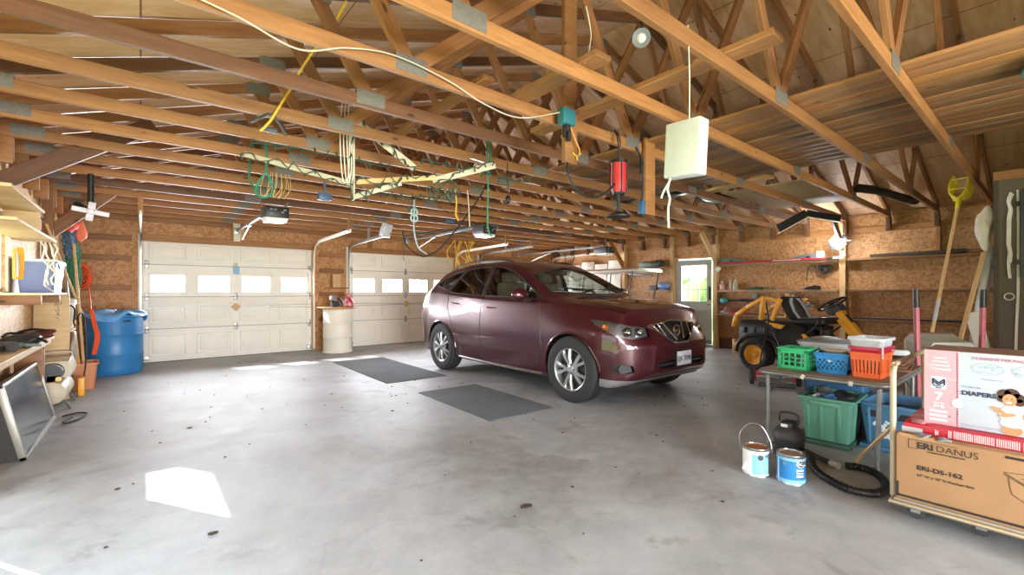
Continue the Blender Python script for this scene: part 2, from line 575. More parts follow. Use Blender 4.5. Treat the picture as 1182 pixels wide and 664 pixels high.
# posts and girts of the pole frame
def post(wall, x, y, z1=2.5, w=.12, mt_=None): beam('post', (x, y, 0), (x, y, z1), w, .09, mt_ or PALEW, wall, (0, 1, 0))
for y in (7.33, 4.86, 2.5): post(right, XR-.07, y, mt_=PALEW)
post(right, XR-.06, 5.94, 2.6, .08)
for y in (7.9, 10.08): post(left, XL+.07, y, 2.5, .1, WOOD)
def girt(wall, p0, p1, w, h, mt_=WOODR): beam('girt', p0, p1, w, h, mt_, wall)
for z in (1.83, 1.27, .75):
    girt(right, (XR-.085, 5.9+.08, z), (XR-.085, 7.28, z), .16, .04, GREYW)
    girt(right, (XR-.085, 2.57, z), (XR-.085, 4.79, z), .16, .04, GREYW)
    girt(right, (XR-.085, .46, z), (XR-.085, 2.43, z), .16, .04, WOODR)
    girt(right, (XR-.04, 7.4, z), (XR-.04, YF, z), .07, .04, WOODR)
girt(right, (XR-.025, .46, 2.35), (XR-.025, YF, 2.35), .03, .10, WOOD)
girt(right, (XR-.025, .46, .12), (XR-.025, 4.8, .12), .04, .22, DARKW)
beam('stud', (XR-.03, 1.23, 1.86), (XR-.03, 1.23, 2.4), .09, .05, WOOD, right, (0, 1, 0))
for z in (2.14+.03, 1.83, 1.32, .78):
    girt(far, (XL+.05, YF-.03, z), (-.12, YF-.03, z), .05, .09)
    girt(far, (2.98, YF-.03, z-.12), (3.5, YF-.03, z-.12), .05, .09)
    if z > 2: girt(left, (XL+.03, 6.4, z), (XL+.03, 7.85, z), .05, .09)
    girt(left, (XL+.015, 8.2, z), (XL+.015, 10.0, z), .03, .09)
for x in (1.52, 4.1, 4.95, 6.85, 8.4): beam('stud', (x, YF-.02, 2.25), (x, YF-.02, 2.52), .1, .03, PALEW if x < 2 else WOOD, far, (0, 1, 0))
girt(far, (XL, YF-.02, 2.53), (XR, YF-.02, 2.53), .04, .1)
# a diagonal knee brace from each post up to a roof truss
def knee(p0, p1, label, mt_):
    o = beam('knee_brace', p0, p1, .04, .14, mt_)
    tag(o, label, 'brace', 'knee braces')
knee((XL+.04, 5.55, 2.15), (.10, 5.55, 2.86), 'brown diagonal brace rising from the left wall above the open shelf', DARKW)
knee((XL+.04, 7.99, 1.95), (-.22, 7.99, 2.66), 'brown diagonal brace rising behind the winged garage light', WOODR)
knee((XR-.1, 4.86, 1.95), (9.25, 4.86, 2.53), 'pale diagonal brace from the post beside the white entry door', PALEW)
knee((XR-.1, 2.5, 2.05), (9.3, 2.5, 2.53), 'dark diagonal brace above the lit work lamp', DARKW)
knee((XR-.1, 7.33, 1.9), (9.3, 7.33, 2.53), 'brown diagonal brace near the stored white panels', WOOD)

# ------------------------------------------------------------------ roof trusses
def make_truss(dark=False, dark2=False):
    t = thing('roof_truss', 'x', 'roof truss', (4.5, 0, 2.53), 0, 'roof trusses')
    L = lambda x, z: (x-4.5, 0, z-2.53)
    P = lambda n, a, b, h, mm: beam(n, L(*a), L(*b), .038, h, mm, t)
    P('bottom_chord', (XL+.01, 2.575), (9.95, 2.575), .09, DARKW if dark else WOOD)
    tz = lambda x: 2.6+SL*((x-XL) if x <= 4.5 else (9.95-x))
    for e in (XL+.02, 9.93): P('top_chord', (e, tz(e)), (4.5, tz(4.5)), .095, DARKW if (dark or dark2) else WOODR)
    bn = (1.24, 3.42, 5.58, 7.76)
    tn = (.87, 2.69, 4.5, 6.31, 8.13)
    for i in range(4):
        P('web', (bn[i], 2.58), (tn[i], tz(tn[i])-.02), .09, WOODR)
        P('web', (bn[i], 2.58), (tn[i+1], tz(tn[i+1])-.02), .09, WOODR)
    def gus(x, z, w, h):
        m = M()
        for s in (-1, 1): m.box((0, s*.0205, 0), (w, .003, h))
        o = obj('gusset_plate', m, PLATE, t)
        o.location = L(x, z)
    for x in bn: gus(x, 2.595, .2, .1)
    for x in tn: gus(x, tz(x)-.01, .2, .1)
    for x in (XL+.22, 9.73): gus(x, 2.6, .2, .09)
    for x in (XL+.08, 9.87):
        o = obj('bearing_block', M().box((0, 0, 0), (.12, .06, .22), None, .004), DARKW if x > 5 else WOOD, t)
        o.location = L(x, 2.42)
    return t
variants = {}
ordn = ['', 'second ', 'third ', 'fourth ', 'fifth ', 'sixth ', 'seventh ', 'eighth ', 'ninth ', 'tenth ', 'eleventh ', 'twelfth ', 'thirteenth ', 'fourteenth ', 'fifteenth ', 'sixteenth ']
for k in range(16):
    key = 'd' if k in (4, 11) else 'e' if k in (6,) else 'n'
    if key in variants: t = copy_tree(variants[key])
    else: t = variants[key] = make_truss(key == 'd', key == 'e')
    t.location.y = .627+.61*k
    n = 15-k
    col = 'timber roof truss with dark brown chord, ' if key == 'd' else 'timber roof truss, '
    t['label'] = col+('the one against the garage door wall' if n == 0 else 'crossing above the diaper box, nearest the closet' if k == 0 else ordn[n]+'counted from the garage door wall')

# ------------------------------------------------------------------ garage doors
def pane_frame(m, x0, x1, z0, z1, y, d=.02, w=.024):
    """a pressed rectangular panel: raised rim around a shallow field"""
    for a, b, c, e in ((x0, x1, z0, z0+w), (x0, x1, z1-w, z1), (x0, x0+w, z0, z1), (x1-w, x1, z0, z1)):
        m.bx(a, b, y-d, y+.004, c, e, .005)
    m.bx(x0+w*2.2, x1-w*2.2, y-d*.8, y+.004, z0+w*2.2, z1-w*2.2, .006)
def garage_door(name, x0, x1, label):
    y = YF+.02
    zs = (.008, .59, 1.16, 1.735, 2.2)
    W = x1-x0
    root = None
    pw = W/4
    for i in range(4):
        m = M()
        za, zb = zs[i]+.0008, zs[i+1]-.0008
        cs = [x0+pw*(j+.5) for j in range(4)]
        hw = .245
        if i == 2:
            pz0, pz1 = 1.245, 1.545
            edges = [x0]+[q for c in cs for q in (c-hw, c+hw)]+[x1]
            m.bx(x0, x1, y-.02, y+.02, za, pz0).bx(x0, x1, y-.02, y+.02, pz1, zb)
            for j in range(0, len(edges), 2): m.bx(edges[j], edges[j+1], y-.02, y+.02, pz0, pz1)
            for c in cs:
                for a, b, e, f in ((c-hw-.02, c+hw+.02, pz0-.02, pz0), (c-hw-.02, c+hw+.02, pz1, pz1+.02), (c-hw-.02, c-hw, pz0, pz1), (c+hw, c+hw+.02, pz0, pz1)):
                    m.bx(a, b, y-.03, y-.018, e, f, .003)
        else:
            m.bx(x0, x1, y-.02, y+.02, za, zb, .006)
            for c in cs: pane_frame(m, c-.27, c+.27, za+.1, zb-.1, y-.02)
        if root is None:
            root = struct(name, m, WHITE)
            root['label'] = label
        else: struct('section', m, WHITE, root)
        if i == 2:
            for c in cs: obj('window_pane', M().bx(c-hw, c+hw, y-.003, y+.003, pz0, pz1), FROST, root)
    obj('bottom_seal', M().bx(x0, x1, y-.018, y+.018, .0, .012, .003), RUBBER, root)
    for z in zs[1:4]: obj('section_seal', M().bx(x0, x1, y-.0225, y-.0195, z-.005, z+.005), GREY, root)
    c = (x0+x1)/2
    obj('center_stile', M().bx(c-.035, c+.035, y-.032, y-.02, .03, 2.14, .004), WHITE, root)
    for e in (x0+.04, x1-.04): obj('end_stile', M().bx(e-.035, e+.035, y-.03, y-.02, .03, 2.14, .004), WHITE, root)
    for x in (x0+.05, c, x1-.05):
        for z in zs[1:4]:
            m = M().bx(x-.03, x+.03, y-.04, y-.03, z-.07, z+.07, .003).cyl((x-.04, y-.045, z), (x+.04, y-.045, z), .012, n=8)
            obj('hinge', m, GALV, root)
            if x != c:
                s = -1 if x < c else 1
                obj('roller', M().cyl((x, y-.05, z), (x+s*.08, y-.05, z), .006, n=6).cyl((x+s*.06, y-.05, z), (x+s*.085, y-.05, z), .022, n=10), GALV, root)
    for z in (.93, .99): obj('lock_bar', M().cyl((x0+.02, y-.05, z), (c-.03, y-.05, .96+(z-.96)*.3), .006, n=6).cyl((c+.03, y-.05, .96+(z-.96)*.3), (x1-.02, y-.05, z), .006, n=6), GALV, root)
    obj('lock_handle', M().box((c, y-.06, .96), (.12, .03, .12), (0, rad(40), 0), .01), PALEW, root)
    # head board and side trims in front of the opening
    h = beam('head_board', (x0-.03, YF-.02, 2.2), (x1+.03, YF-.02, 2.2), .045, .12, WOOD, root)
    for e, sg in ((x0, -1), (x1, 1)): beam('jamb', (e+sg*.035, YF-.02, 0), (e+sg*.035, YF-.02, 2.26), .06, .045, WHITE if sg < 0 else PALEW, root, (0, 1, 0))
    # two tracks: upright, curve, level run toward the room
    for e, sg in ((x0-.03, -1), (x1+.03, 1)):
        pts = [(e, YF-.07, z) for z in (.05, .8, 1.6, 1.95)]+[(e, YF-.1, 2.12), (e, YF-.2, 2.24), (e, YF-.4, 2.29), (e, YF-1.2, 2.31), (e, YF-2.25, 2.33)]
        m = M()
        P = [V(p) for p in pts]
        rings = []
        for i, p in enumerate(P):
            t = (P[min(i+1, len(P)-1)]-P[max(i-1, 0)]).normalized()
            nrm = V((1, 0, 0)).cross(t)
            rings.append([p+V((dx, 0, 0))+nrm*dn for dx, dn in ((-.012, -.028), (.012, -.028), (.012, .028), (-.012, .028))])
        m.loft(rings)
        obj('track', m, WHITE if sg > 0 else GALV, root)
        beam('track_hanger', (e, YF-2.2, 2.33), (e, YF-2.2, 2.55), .06, .03, WOOD, root, (0, 1, 0))
        if sg < 0: obj('hanger_angle', M().bx(e-.02, e+.02, YF-1.24, YF-1.2, 2.31, 2.56), GALV, root)
        # the small bottom roller bracket
        obj('bottom_bracket', M().bx(e-sg*.12, e-sg*.02, y-.045, y-.03, .04, .12, .004), GALV, root)
    return root
garage_door('door_1', *D[0], 'white overhead garage door behind the blue barrel')
garage_door('door_2', *D[1], 'white overhead garage door behind the back end of the car')
garage_door('door_3', *D[2], 'overhead garage door hidden behind the car roof')
# ------------------------------------------------------------------ entry door on the right wall, standing ajar
ang = rad(-10)
m = M()
hw = .81
lo, hi = .04, 2.0
px = [.11+.2*i for i in range(4)]
pz = (1.02, 1.88)
m.bx(-.022, .022, -hw, 0, lo, pz[0]).bx(-.022, .022, -hw, 0, pz[1], hi).bx(-.022, .022, -.11, 0, *pz).bx(-.022, .022, -hw, -.71, *pz)
for a, b in ((-.36, -.14), (-.68, -.46)):
    for y0, y1, z0, z1 in ((a, b, .2, .215), (a, b, .8, .815), (a, a+.015, .2, .815), (b-.015, b, .2, .815)): m.bx(-.03, -.02, y0, y1, z0, z1, .003)
    m.bx(-.028, -.02, a+.04, b-.04, .25, .77, .006)
EDOOR = mat('pale_blue_grey_door_paint', 'C3CBD0', .5, 0, .03)
d4 = struct('door_4', m, EDOOR, label='pale entry door with nine panes standing ajar')
d4.location = (XR+.03, MD1, 0)
d4.rotation_euler = (0, 0, ang*-1)
m = M()
for y in (-.11, -.31, -.51, -.71): m.bx(-.03, .03, y-.009, y+.009, *pz)
for z in (1.02, 1.307, 1.593, 1.88): m.bx(-.03, .03, -.71, -.11, z-.009, z+.009)
obj('muntins', m, EDOOR, d4)
obj('window_pane', M().bx(-.004, .004, -.71, -.11, *pz), GLASS, d4)
obj('handle', M().tube(cr([(-.03, -.765, 1.12), (-.07, -.765, 1.14), (-.075, -.765, 1.3), (-.03, -.765, 1.33)]), .009).box((-.026, -.765, 1.22), (.01, .05, .3), None, .004), BLACK, d4)
obj('knob', M().cyl((-.02, -.76, .98), (-.06, -.76, .98), .012).ball((-.08, -.76, .98), .028), mat('brass', 'B08D45', .3, .9), d4)
obj('door_sweep', M().bx(-.03, -.02, -hw, 0, .04, .13, .003), GREY, d4)
m = M()
m.bx(XR-.02, XR+.1, MD1, MD1+.03, 0, MDH+.03).bx(XR-.02, XR+.1, MD0-.03, MD0, 0, MDH+.03).bx(XR-.02, XR+.1, MD0, MD1, MDH, MDH+.03)
struct('trim_1', m, PALEW)
struct('trim_2', M().bx(XR+.0, XR+.12, MD0, MD1, 0, .035), GREY)
# window on the left wall
m = M()
t_ = .03
for a, b, c, d in ((WY0, WY1, WZ0, WZ0+t_), (WY0, WY1, WZ1-t_, WZ1), (WY0, WY0+t_, WZ0, WZ1), (WY1-t_, WY1, WZ0, WZ1)): m.bx(XL-.08, XL-.02, a, b, c, d)
w1 = struct('window_1', m, WHITE, label='small white window in the left wall')
obj('window_pane', M().bx(XL-.052, XL-.048, WY0+t_, WY1-t_, WZ0+t_, WZ1-t_), GLASS, w1)
m = M()
for a, b, c, d in ((WY0-.1, WY1+.1, WZ0-.09, WZ0), (WY0-.1, WY1+.1, WZ1, WZ1+.09), (WY0-.1, WY0, WZ0, WZ1), (WY1, WY1+.1, WZ0, WZ1)): m.bx(XL, XL+.02, a, b, c, d, .004)
obj('casing', m, CREAM, w1)
# greenery outside the entry door
m = M()
g = random.Random(3)
for i in range(26): m.lump((17+g.uniform(-1, 1.5), -2+i*.55, g.uniform(.3, 1.3)), (1.1, .9, 1.2), .4, i, 3)
o = obj('hedge_foliage', m, mat('hedge_leaves', '7F9A58', .8, 0, .4, 6, .6))
tag(o, 'green hedge outside seen through the entry door panes', 'hedge', None, 'stuff')
# ------------------------------------------------------------------ the car: local x across (right side of the car = -x), y from nose to tail, z up
def itp(tab, x):
    if x <= tab[0][0]: return tab[0][1]
    for (a, p), (b, q) in zip(tab, tab[1:]):
        if x <= b:
            t = (x-a)/(b-a)
            return p+(q-p)*t
    return tab[-1][1]
def sm(tab, x, w=.07):
    return sum(itp(tab, x+w*k) for k in (-1, -.5, 0, .5, 1))/5
PAINT = None
def car_paint():
    m, nt, p = nodes('maroon_metallic_paint')
    v = coords(nt, rnd=False)
    n = noise(nt, v, 900, 2)
    nt.links.new(ramp(nt, n, [(.3, hexc('340A14')), (.7, hexc('4E101D'))]), p.inputs['Base Color'])
    p.inputs['Metallic'].default_value = .3
    p.inputs['Roughness'].default_value = .32
    p.inputs['Coat Weight'].default_value = 1
    p.inputs['Coat Roughness'].default_value = .03
    return m
PAINT = car_paint()
CGLASS = glass('tinted_car_glass', (.80, .86, .81, 1), .06)
DGLASS = glass('privacy_car_glass', (.16, .18, .17, 1), .12)
LENS = glass('headlamp_lens', (.93, .95, .97, 1), .12)
Tzb = [(0, .40), (.12, .31), (.4, .22), (1, .2), (3.9, .22), (4.4, .3), (4.8, .42)]
Twr = [(0, .50), (.06, .66), (.15, .78), (.35, .87), (.8, .9), (1.5, .885), (3.3, .885), (4.1, .9), (4.5, .84), (4.72, .72), (4.8, .6)]
Twm = [(0, .46), (.05, .64), (.12, .75), (.28, .87), (.55, .93), (.96, .945), (1.5, .925), (3.0, .925), (3.78, .945), (4.2, .93), (4.55, .86), (4.74, .75), (4.8, .62)]
Tbz = [(0, .86), (.06, .93), (.2, .995), (.5, 1.055), (.9, 1.10), (1.3, 1.13), (1.6, 1.135), (2.4, 1.16), (3.2, 1.20), (3.9, 1.25), (4.3, 1.26), (4.6, 1.18), (4.8, 1.02)]
Tbw = [(0, .38), (.05, .52), (.15, .64), (.35, .745), (.7, .82), (1.2, .855), (1.6, .872), (3.0, .878), (3.8, .865), (4.3, .82), (4.6, .75), (4.8, .58)]
Tgw = [(0, .3), (.05, .44), (.15, .56), (.35, .66), (.8, .73), (1.2, .775), (1.35, .79), (2.25, .655), (2.8, .645), (3.5, .63), (4.0, .60), (4.35, .565), (4.62, .6), (4.8, .5)]
Tgz = [(0, .88), (.06, .955), (.2, 1.025), (.5, 1.085), (.9, 1.135), (1.25, 1.16), (1.38, 1.175), (2.25, 1.60), (2.6, 1.645), (3.2, 1.65), (3.7, 1.615), (4.1, 1.555), (4.36, 1.50), (4.62, 1.21), (4.8, 1.04)]
Tzc = [(0, .89), (.06, .97), (.2, 1.045), (.5, 1.11), (.9, 1.165), (1.2, 1.19), (1.24, 1.205), (2.02, 1.615), (2.2, 1.675), (2.5, 1.71), (2.9, 1.725), (3.4, 1.71), (3.9, 1.655), (4.3, 1.585), (4.38, 1.54), (4.62, 1.225), (4.74, 1.12), (4.8, 1.04)]
def ring(y):
    zb, wr, wm, bz, bw, gw, gz, zc = (sm(T, y, .035 if y < .5 or y > 4.2 else .07) for T in (Tzb, Twr, Twm, Tbz, Tbw, Tgw, Tgz, Tzc))
    h = bz-zb
    # crease over the wheels, gentle waist between them
    fl = max(math.exp(-((y-.96)/.42)**2), math.exp(-((y-3.785)/.45)**2))*.012
    pts = [(0, zb), (wr*.86, zb), (wr, zb+.035), (wr+(wm-wr)*.6, zb+h*.22), (wm+fl*.6, zb+h*.42), (wm+fl, zb+h*.56), (wm-.012+fl*.3, zb+h*.74),
           (bw+.018, bz-.035), (bw, bz), (bw+(gw-bw)*.5+.012, bz+(gz-bz)*.5), (gw, gz), (gw*.93, gz+(zc-gz)*.48), (gw*.7, gz+(zc-gz)*.84), (gw*.36, gz+(zc-gz)*.98), (0, zc)]
    return pts
def ring_pts(y):
    P = [V((q, 0, z)) for q, z in ring(y)]
    o = []
    for i in range(len(P)-1):
        a, b, c, d = P[max(i-1, 0)], P[i], P[i+1], P[min(i+2, len(P)-1)]
        if i == 0: a = V((-P[1].x, 0, P[1].z))
        if i == len(P)-2: d = V((-P[-2].x, 0, P[-2].z))
        for k in range(4):
            t = k/4
            cat = .5*((2*b)+(c-a)*t+(2*a-5*b+4*c-d)*t*t+(3*b-a-3*c+d)*t**3)
            o.append(cat*.6+(b+(c-b)*t)*.4)
    o.append(P[-1])
    full = [V((p.x, y, p.z)) for p in o]+[V((-p.x, y, p.z)) for p in o[-2:0:-1]]
    return full
ys = [0, .012, .03, .055, .085, .12, .16]+[.2+.05*i for i in range(92)]
ys = sorted(set(round(y, 4) for y in ys if y <= 4.74))+[4.77, 4.79, 4.8]
rings = []
for y in ys:
    r = ring_pts(y)
    if y < .3:
        k = 1-y/.3
        for p in r:
            dz = (p.z-.60)
            p.y += k*(.11*abs(p.x)**2+.72*max(p.z-.68, 0)+.25*max(-dz-.08, 0)**1.5)
    for p in r:
        if p.y < .96: p.y = .96-(.96-p.y)*.90
    rings.append(r)
m = M()
m.loft(rings)
car = thing('car', 'maroon crossover car parked with its nose toward the tool wall', 'car', (4.665, 2.55, 0))
tmp = obj('tmp', m, PAINT)
# wheel housings cut out of the body
cm = M()
for y in (.96, 3.785):
    for s in (-1, 1):
        cm.cyl((s*.60, y, .375), (s*1.1, y, .375), .405, n=48)
cut = obj('tmpc', cm, BLACK)
tmp.data.materials.append(BLACK)
md = tmp.modifiers.new('b', 'BOOLEAN')
md.object = cut
md.operation = 'DIFFERENCE'
md.solver = 'EXACT'
dg = bpy.context.evaluated_depsgraph_get()
bme = bmesh.new()
bme.from_mesh(tmp.evaluated_get(dg).to_mesh())
bpy.data.objects.remove(tmp)
bpy.data.objects.remove(cut)
bvh = BVHTree.FromBMesh(bme)
# faces inside the housings become a part of their own
def take(faces):
    n = bmesh.new()
    mp = {}
    for f in faces:
        vs = []
        for v in f.verts:
            if v not in mp: mp[v] = n.verts.new(v.co)
            vs.append(mp[v])
        try: n.faces.new(vs)
        except ValueError: pass
    bmesh.ops.delete(bme, geom=list(faces), context='FACES')
    n.normal_update()
    return n
def cutpoly(poly, view, d=None):
    """split the faces along a convex outline seen from one side; returns the inside test"""
    if view == 'side': f = lambda c: (c.y, c.z); plane = lambda a, b: V((0, b[1]-a[1], -(b[0]-a[0])))
    elif view == 'top': f = lambda c: (c.x, c.y); plane = lambda a, b: V((b[1]-a[1], -(b[0]-a[0]), 0))
    elif view == 'front': f = lambda c: (c.x, c.z); plane = lambda a, b: V((b[1]-a[1], 0, -(b[0]-a[0])))
    else:
        s = d
        k = .70711
        f = lambda c: ((c.y+c.x*s)*k, c.z)
        plane = lambda a, b: V(((b[1]-a[1])*k*s, (b[1]-a[1])*k, -(b[0]-a[0])))
    for a, b in zip(poly, poly[1:]+poly[:1]):
        if view == 'side': co = V((0, a[0], a[1]))
        elif view == 'top': co = V((a[0], a[1], 0))
        elif view == 'front': co = V((a[0], 0, a[1]))
        else: co = V((a[0]*.70711*d, a[0]*.70711, a[1]))
        lo_ = [min(p[i] for p in poly)-.08 for i in (0, 1)]
        hi_ = [max(p[i] for p in poly)+.08 for i in (0, 1)]
        fs = [q for q in bme.faces if all(lo_[i] < f(q.calc_center_median())[i] < hi_[i] for i in (0, 1))]
        g = set(fs)
        for q in fs:
            g.update(q.edges)
            g.update(q.verts)
        bmesh.ops.bisect_plane(bme, geom=list(g), dist=1e-5, plane_co=co, plane_no=plane(a, b))
    area = sum(a[0]*b[1]-b[0]*a[1] for a, b in zip(poly, poly[1:]+poly[:1]))
    sg = 1 if area > 0 else -1
    def inside(c):
        x, z = f(c)
        return all(sg*((b[0]-a[0])*(z-a[1])-(b[1]-a[1])*(x-a[0])) > -1e-6 for a, b in zip(poly, poly[1:]+poly[:1]))
    return inside
def region(poly, view, test, d=None):
    ins = cutpoly(poly, view, d)
    fs = [f for f in bme.faces if ins(f.calc_center_median()) and test(f)]
    return take(fs)
def loops(n):
    ed = [e for e in n.edges if len(e.link_faces) == 1]
    nx = {}
    for e in ed:
        for a, b in ((e.verts[0], e.verts[1]), (e.verts[1], e.verts[0])): nx.setdefault(a, []).append(b)
    seen, out = set(), []
    for v in list(nx):
        if v in seen: continue
        L = [v]
        seen.add(v)
        while True:
            c = [w for w in nx[L[-1]] if w not in seen]
            if not c: break
            L.append(c[0])
            seen.add(c[0])
        out.append([v.co.copy() for v in L])
    return out
def seal(n, r=.010):
    m = M()
    for L in loops(n):
        if len(L) > 3:
            Q = [L[0]]
            for p in L[1:]:
                if (p-Q[-1]).length > .012: Q.append(p)
            m.tube(Q, r, 6, True)
    return m
wells = take([f for f in bme.faces if f.material_index == 1 or (abs(f.calc_center_median().x) < .885 and .3 < abs(f.calc_center_median().x) and any(abs(math.hypot(f.calc_center_median().y-y, f.calc_center_median().z-.375)-.405) < .012 for y in (.96, 3.785)))])
up = lambda f: f.normal.z > .1
side = lambda f: abs(f.normal.x) > .25
SG = {'windshield': ([(-.60, 2.10), (-.30, 2.04), (0, 2.02), (.30, 2.04), (.60, 2.10), (.735, 1.44), (.5, 1.32), (.25, 1.265), (0, 1.25), (-.25, 1.265), (-.5, 1.32), (-.735, 1.44)], 'top', lambda f: f.normal.z > .2 and f.normal.y < -.15)}
parts = []
n = region(SG['windshield'][0], 'top', SG['windshield'][2])
parts.append(('windshield', n, CGLASS))
for nm, poly, g in (('front_window', [(1.50, 1.165), (2.18, 1.52), (2.45, 1.595), (2.66, 1.615), (2.66, 1.195)], CGLASS),
                    ('rear_window', [(2.73, 1.195), (2.73, 1.617), (3.10, 1.615), (3.40, 1.59), (3.64, 1.26), (3.52, 1.235)], DGLASS),
                    ('quarter_window', [(3.69, 1.275), (3.47, 1.58), (3.72, 1.555), (3.95, 1.50), (4.17, 1.36)], DGLASS)):
    n = region(poly, 'side', side)
    parts.append((nm, n, g))
n = region([(-.5, 4.40), (.5, 4.40), (.54, 4.58), (-.54, 4.58)], 'top', lambda f: f.normal.y > .2 and f.normal.z > .1)
parts.append(('rear_windshield', n, DGLASS))
front = lambda f: f.normal.y < -.1 and f.calc_center_median().y < .9
lamps = []
for s in (-1, 1):
    n = region([(.50, .775), (.68, .745), (.88, .785), (1.06, .885), (1.13, .95), (1.0, .945), (.74, .90), (.52, .86)], 'diag', lambda f: f.calc_center_median().x*s > .2 and f.calc_center_median().y < .8 and f.normal.z < .9, s)
    lamps.append((s, n))
gr_ = region([(-.46, .865), (-.30, .765), (-.12, .70), (.12, .70), (.30, .765), (.46, .865), (.42, .895), (0, .925), (-.42, .895)], 'front', front)
lowg = region([(-.42, .43), (.42, .43), (.48, .48), (.44, .51), (-.44, .51), (-.48, .48)], 'front', front)
fogs = []
for s in (-1, 1):
    fogs.append(region([(.68, .42), (.76, .395), (.86, .41), (.92, .45), (.90, .49), (.82, .505), (.70, .48)], 'diag', lambda f: f.calc_center_median().x*s > .3 and f.calc_center_median().y < .6, s))
skirt = region([(-.95, .2), (.95, .2), (.95, .325), (-.95, .325)], 'front', lambda f: f.calc_center_median().y < .62 and f.normal.z > -.9)
tails = []
for s in (-1, 1):
    tails.append(region([(4.36, 1.0), (4.62, .86), (4.80, .86), (4.80, 1.06), (4.55, 1.13)], 'side', lambda f: f.calc_center_median().x*s > 0 and f.calc_center_median().y > 4.3))
body = obj('body', bme, PAINT, car, angle=50, recalc=False)
INTR = mat('car_interior_trim', '8B8272', .8, 0, .06)
DINT = mat('dark_car_trim', '2B2A2A', .7, 0, .08)
for nm, n, g in parts:
    # two sided parts sit on both sides of the car: one mesh each
    for s in ((-1, 1) if nm in ('front_window', 'rear_window', 'quarter_window') else (0,)):
        k = n.copy()
        if s: bmesh.ops.delete(k, geom=[f for f in k.faces if f.calc_center_median().x*s < 0], context='FACES')
        o = obj(nm, k, g, car, angle=80, recalc=False)
        b = bmesh.new()
        b.from_mesh(o.data)
        obj('seal', seal(b), BLACK, o)
        b.free()
    n.free()
for s in (-1, 1):
    k = wells.copy()
    bmesh.ops.delete(k, geom=[f for f in k.faces if f.calc_center_median().x*s < 0], context='FACES')
    for y in (.96, 3.785):
        q = k.copy()
        bmesh.ops.delete(q, geom=[f for f in q.faces if (f.calc_center_median().y-2.3)*(y-2.3) < 0], context='FACES')
        obj('wheel_housing', q, BLACK, car, recalc=False)
        pts = []
        for q in range(21):
            an = PI*(.02+.96*q/20)
            h = bvh.ray_cast(V((s*2, y+.412*math.cos(an), .375+.412*math.sin(an))), V((-s, 0, 0)))
            if h[0] and abs(h[0].x) > .7: pts.append(h[0])
        obj('arch_lip', M().tube(pts, .012, 8), PAINT, car)
for s, n in lamps:
    k = n.copy()
    for v in k.verts: v.co += V((-s*.03, .045, 0))
    hl = obj('headlight', n, LENS, car, angle=80, recalc=False)
    obj('reflector', k, mat('headlamp_reflector', 'A5A9AD', .25, .7, .25, 25), hl, recalc=False)
    for i, (sx, sz, r, mm) in enumerate(((.74, .82, .052, CHROME), (.61, .815, .046, CHROME), (.97, .87, .036, mat('amber_lens', 'E07B25', .3)))):
        # find the lamp surface along the corner view
        o_ = V((s*sx*.70711, sx*.70711, sz))+V((s*.70711, -.70711, 0))*2
        h = bvh.ray_cast(o_, V((-s*.70711, .70711, 0)))
        if h[0]:
            d = V((s*.35, -.94, 0)).normalized()
            c = h[0]-V((s*.70711, -.70711, 0))*.035
            mm_ = M().cyl(c, c+d*.02, r, r*.75, 16).ball(c+d*.012, r*.6, 10)
            obj('lamp_bowl', mm_, mm, hl)
for v in gr_.verts: v.co.y += .03
grille = obj('grille', gr_, BLACK, car, recalc=False)
def proj(x, z, off=.006):
    h = bvh.ray_cast(V((x, -2, z)), V((0, 1, 0)))
    return (h[0] if h[0] else V((x, .02, z)))+V((0, -off, 0))
def strip(a, b, r, n=10, off=.004):
    return [proj(a[0]+(b[0]-a[0])*i/n, a[1]+(b[1]-a[1])*i/n, off) for i in range(n+1)]
m = M()
m.tube(strip((-.46, .885), (0, .928), .012)+strip((0, .928), (.46, .885), .012)[1:], .010, 8)
for s in (-1, 1):
    m.tube(strip((s*.47, .885), (s*.14, .69), .012), .012, 8)
    m.tube(strip((s*.20, .912), (s*.07, .72), .01), .012, 8)
    for x0, x1, z0, z1 in ((.40, .345, .892, .815), (.31, .25, .90, .765)):
        m.tube(strip((s*x0, z0), (s*x1, z1), .01), .011, 8)
m.tube(strip((-.14, .69), (.14, .69), .01), .012, 8)
obj('grille_bars', m, CHROME, car)
c = proj(0, .815, .0)
m = M().torus((0, c.y-.012, .815), .062, .011, 'Y').box((0, c.y-.012, .815), (.15, .018, .026), None, .004)
obj('emblem', m, CHROME, car)
for v in lowg.verts: v.co.y += .04
obj('lower_grille', lowg, BLACK, car, recalc=False)
obj('lower_bars', M().tube(strip((-.44, .47), (.44, .47), 1, 14, -.01), .009, 6), DGREY, car)
for n in fogs:
    for v in n.verts: v.co += V((0, .03, 0))
    fc = sum((v.co for v in n.verts), V())/len(n.verts)
    f = obj('fog_light', n, BLACK, car, recalc=False)
    sx = 1 if fc.x > 0 else -1
    obj('lamp_bowl', M().cyl(fc+V((0, 0, 0)), fc+V((sx*.012, -.03, 0)), .042, .045, 18), mat('fog_lens', '6C7072', .1, .4), f)
SILVER = mat('silver_trim', 'A9AAAC', .3, .6, .05)
obj('front_skirt', skirt, SILVER, car, recalc=False)
for n in tails: obj('tail_light', n, mat('red_lens', 'B5202A', .15, 0, .05, coat=1), car, recalc=False)
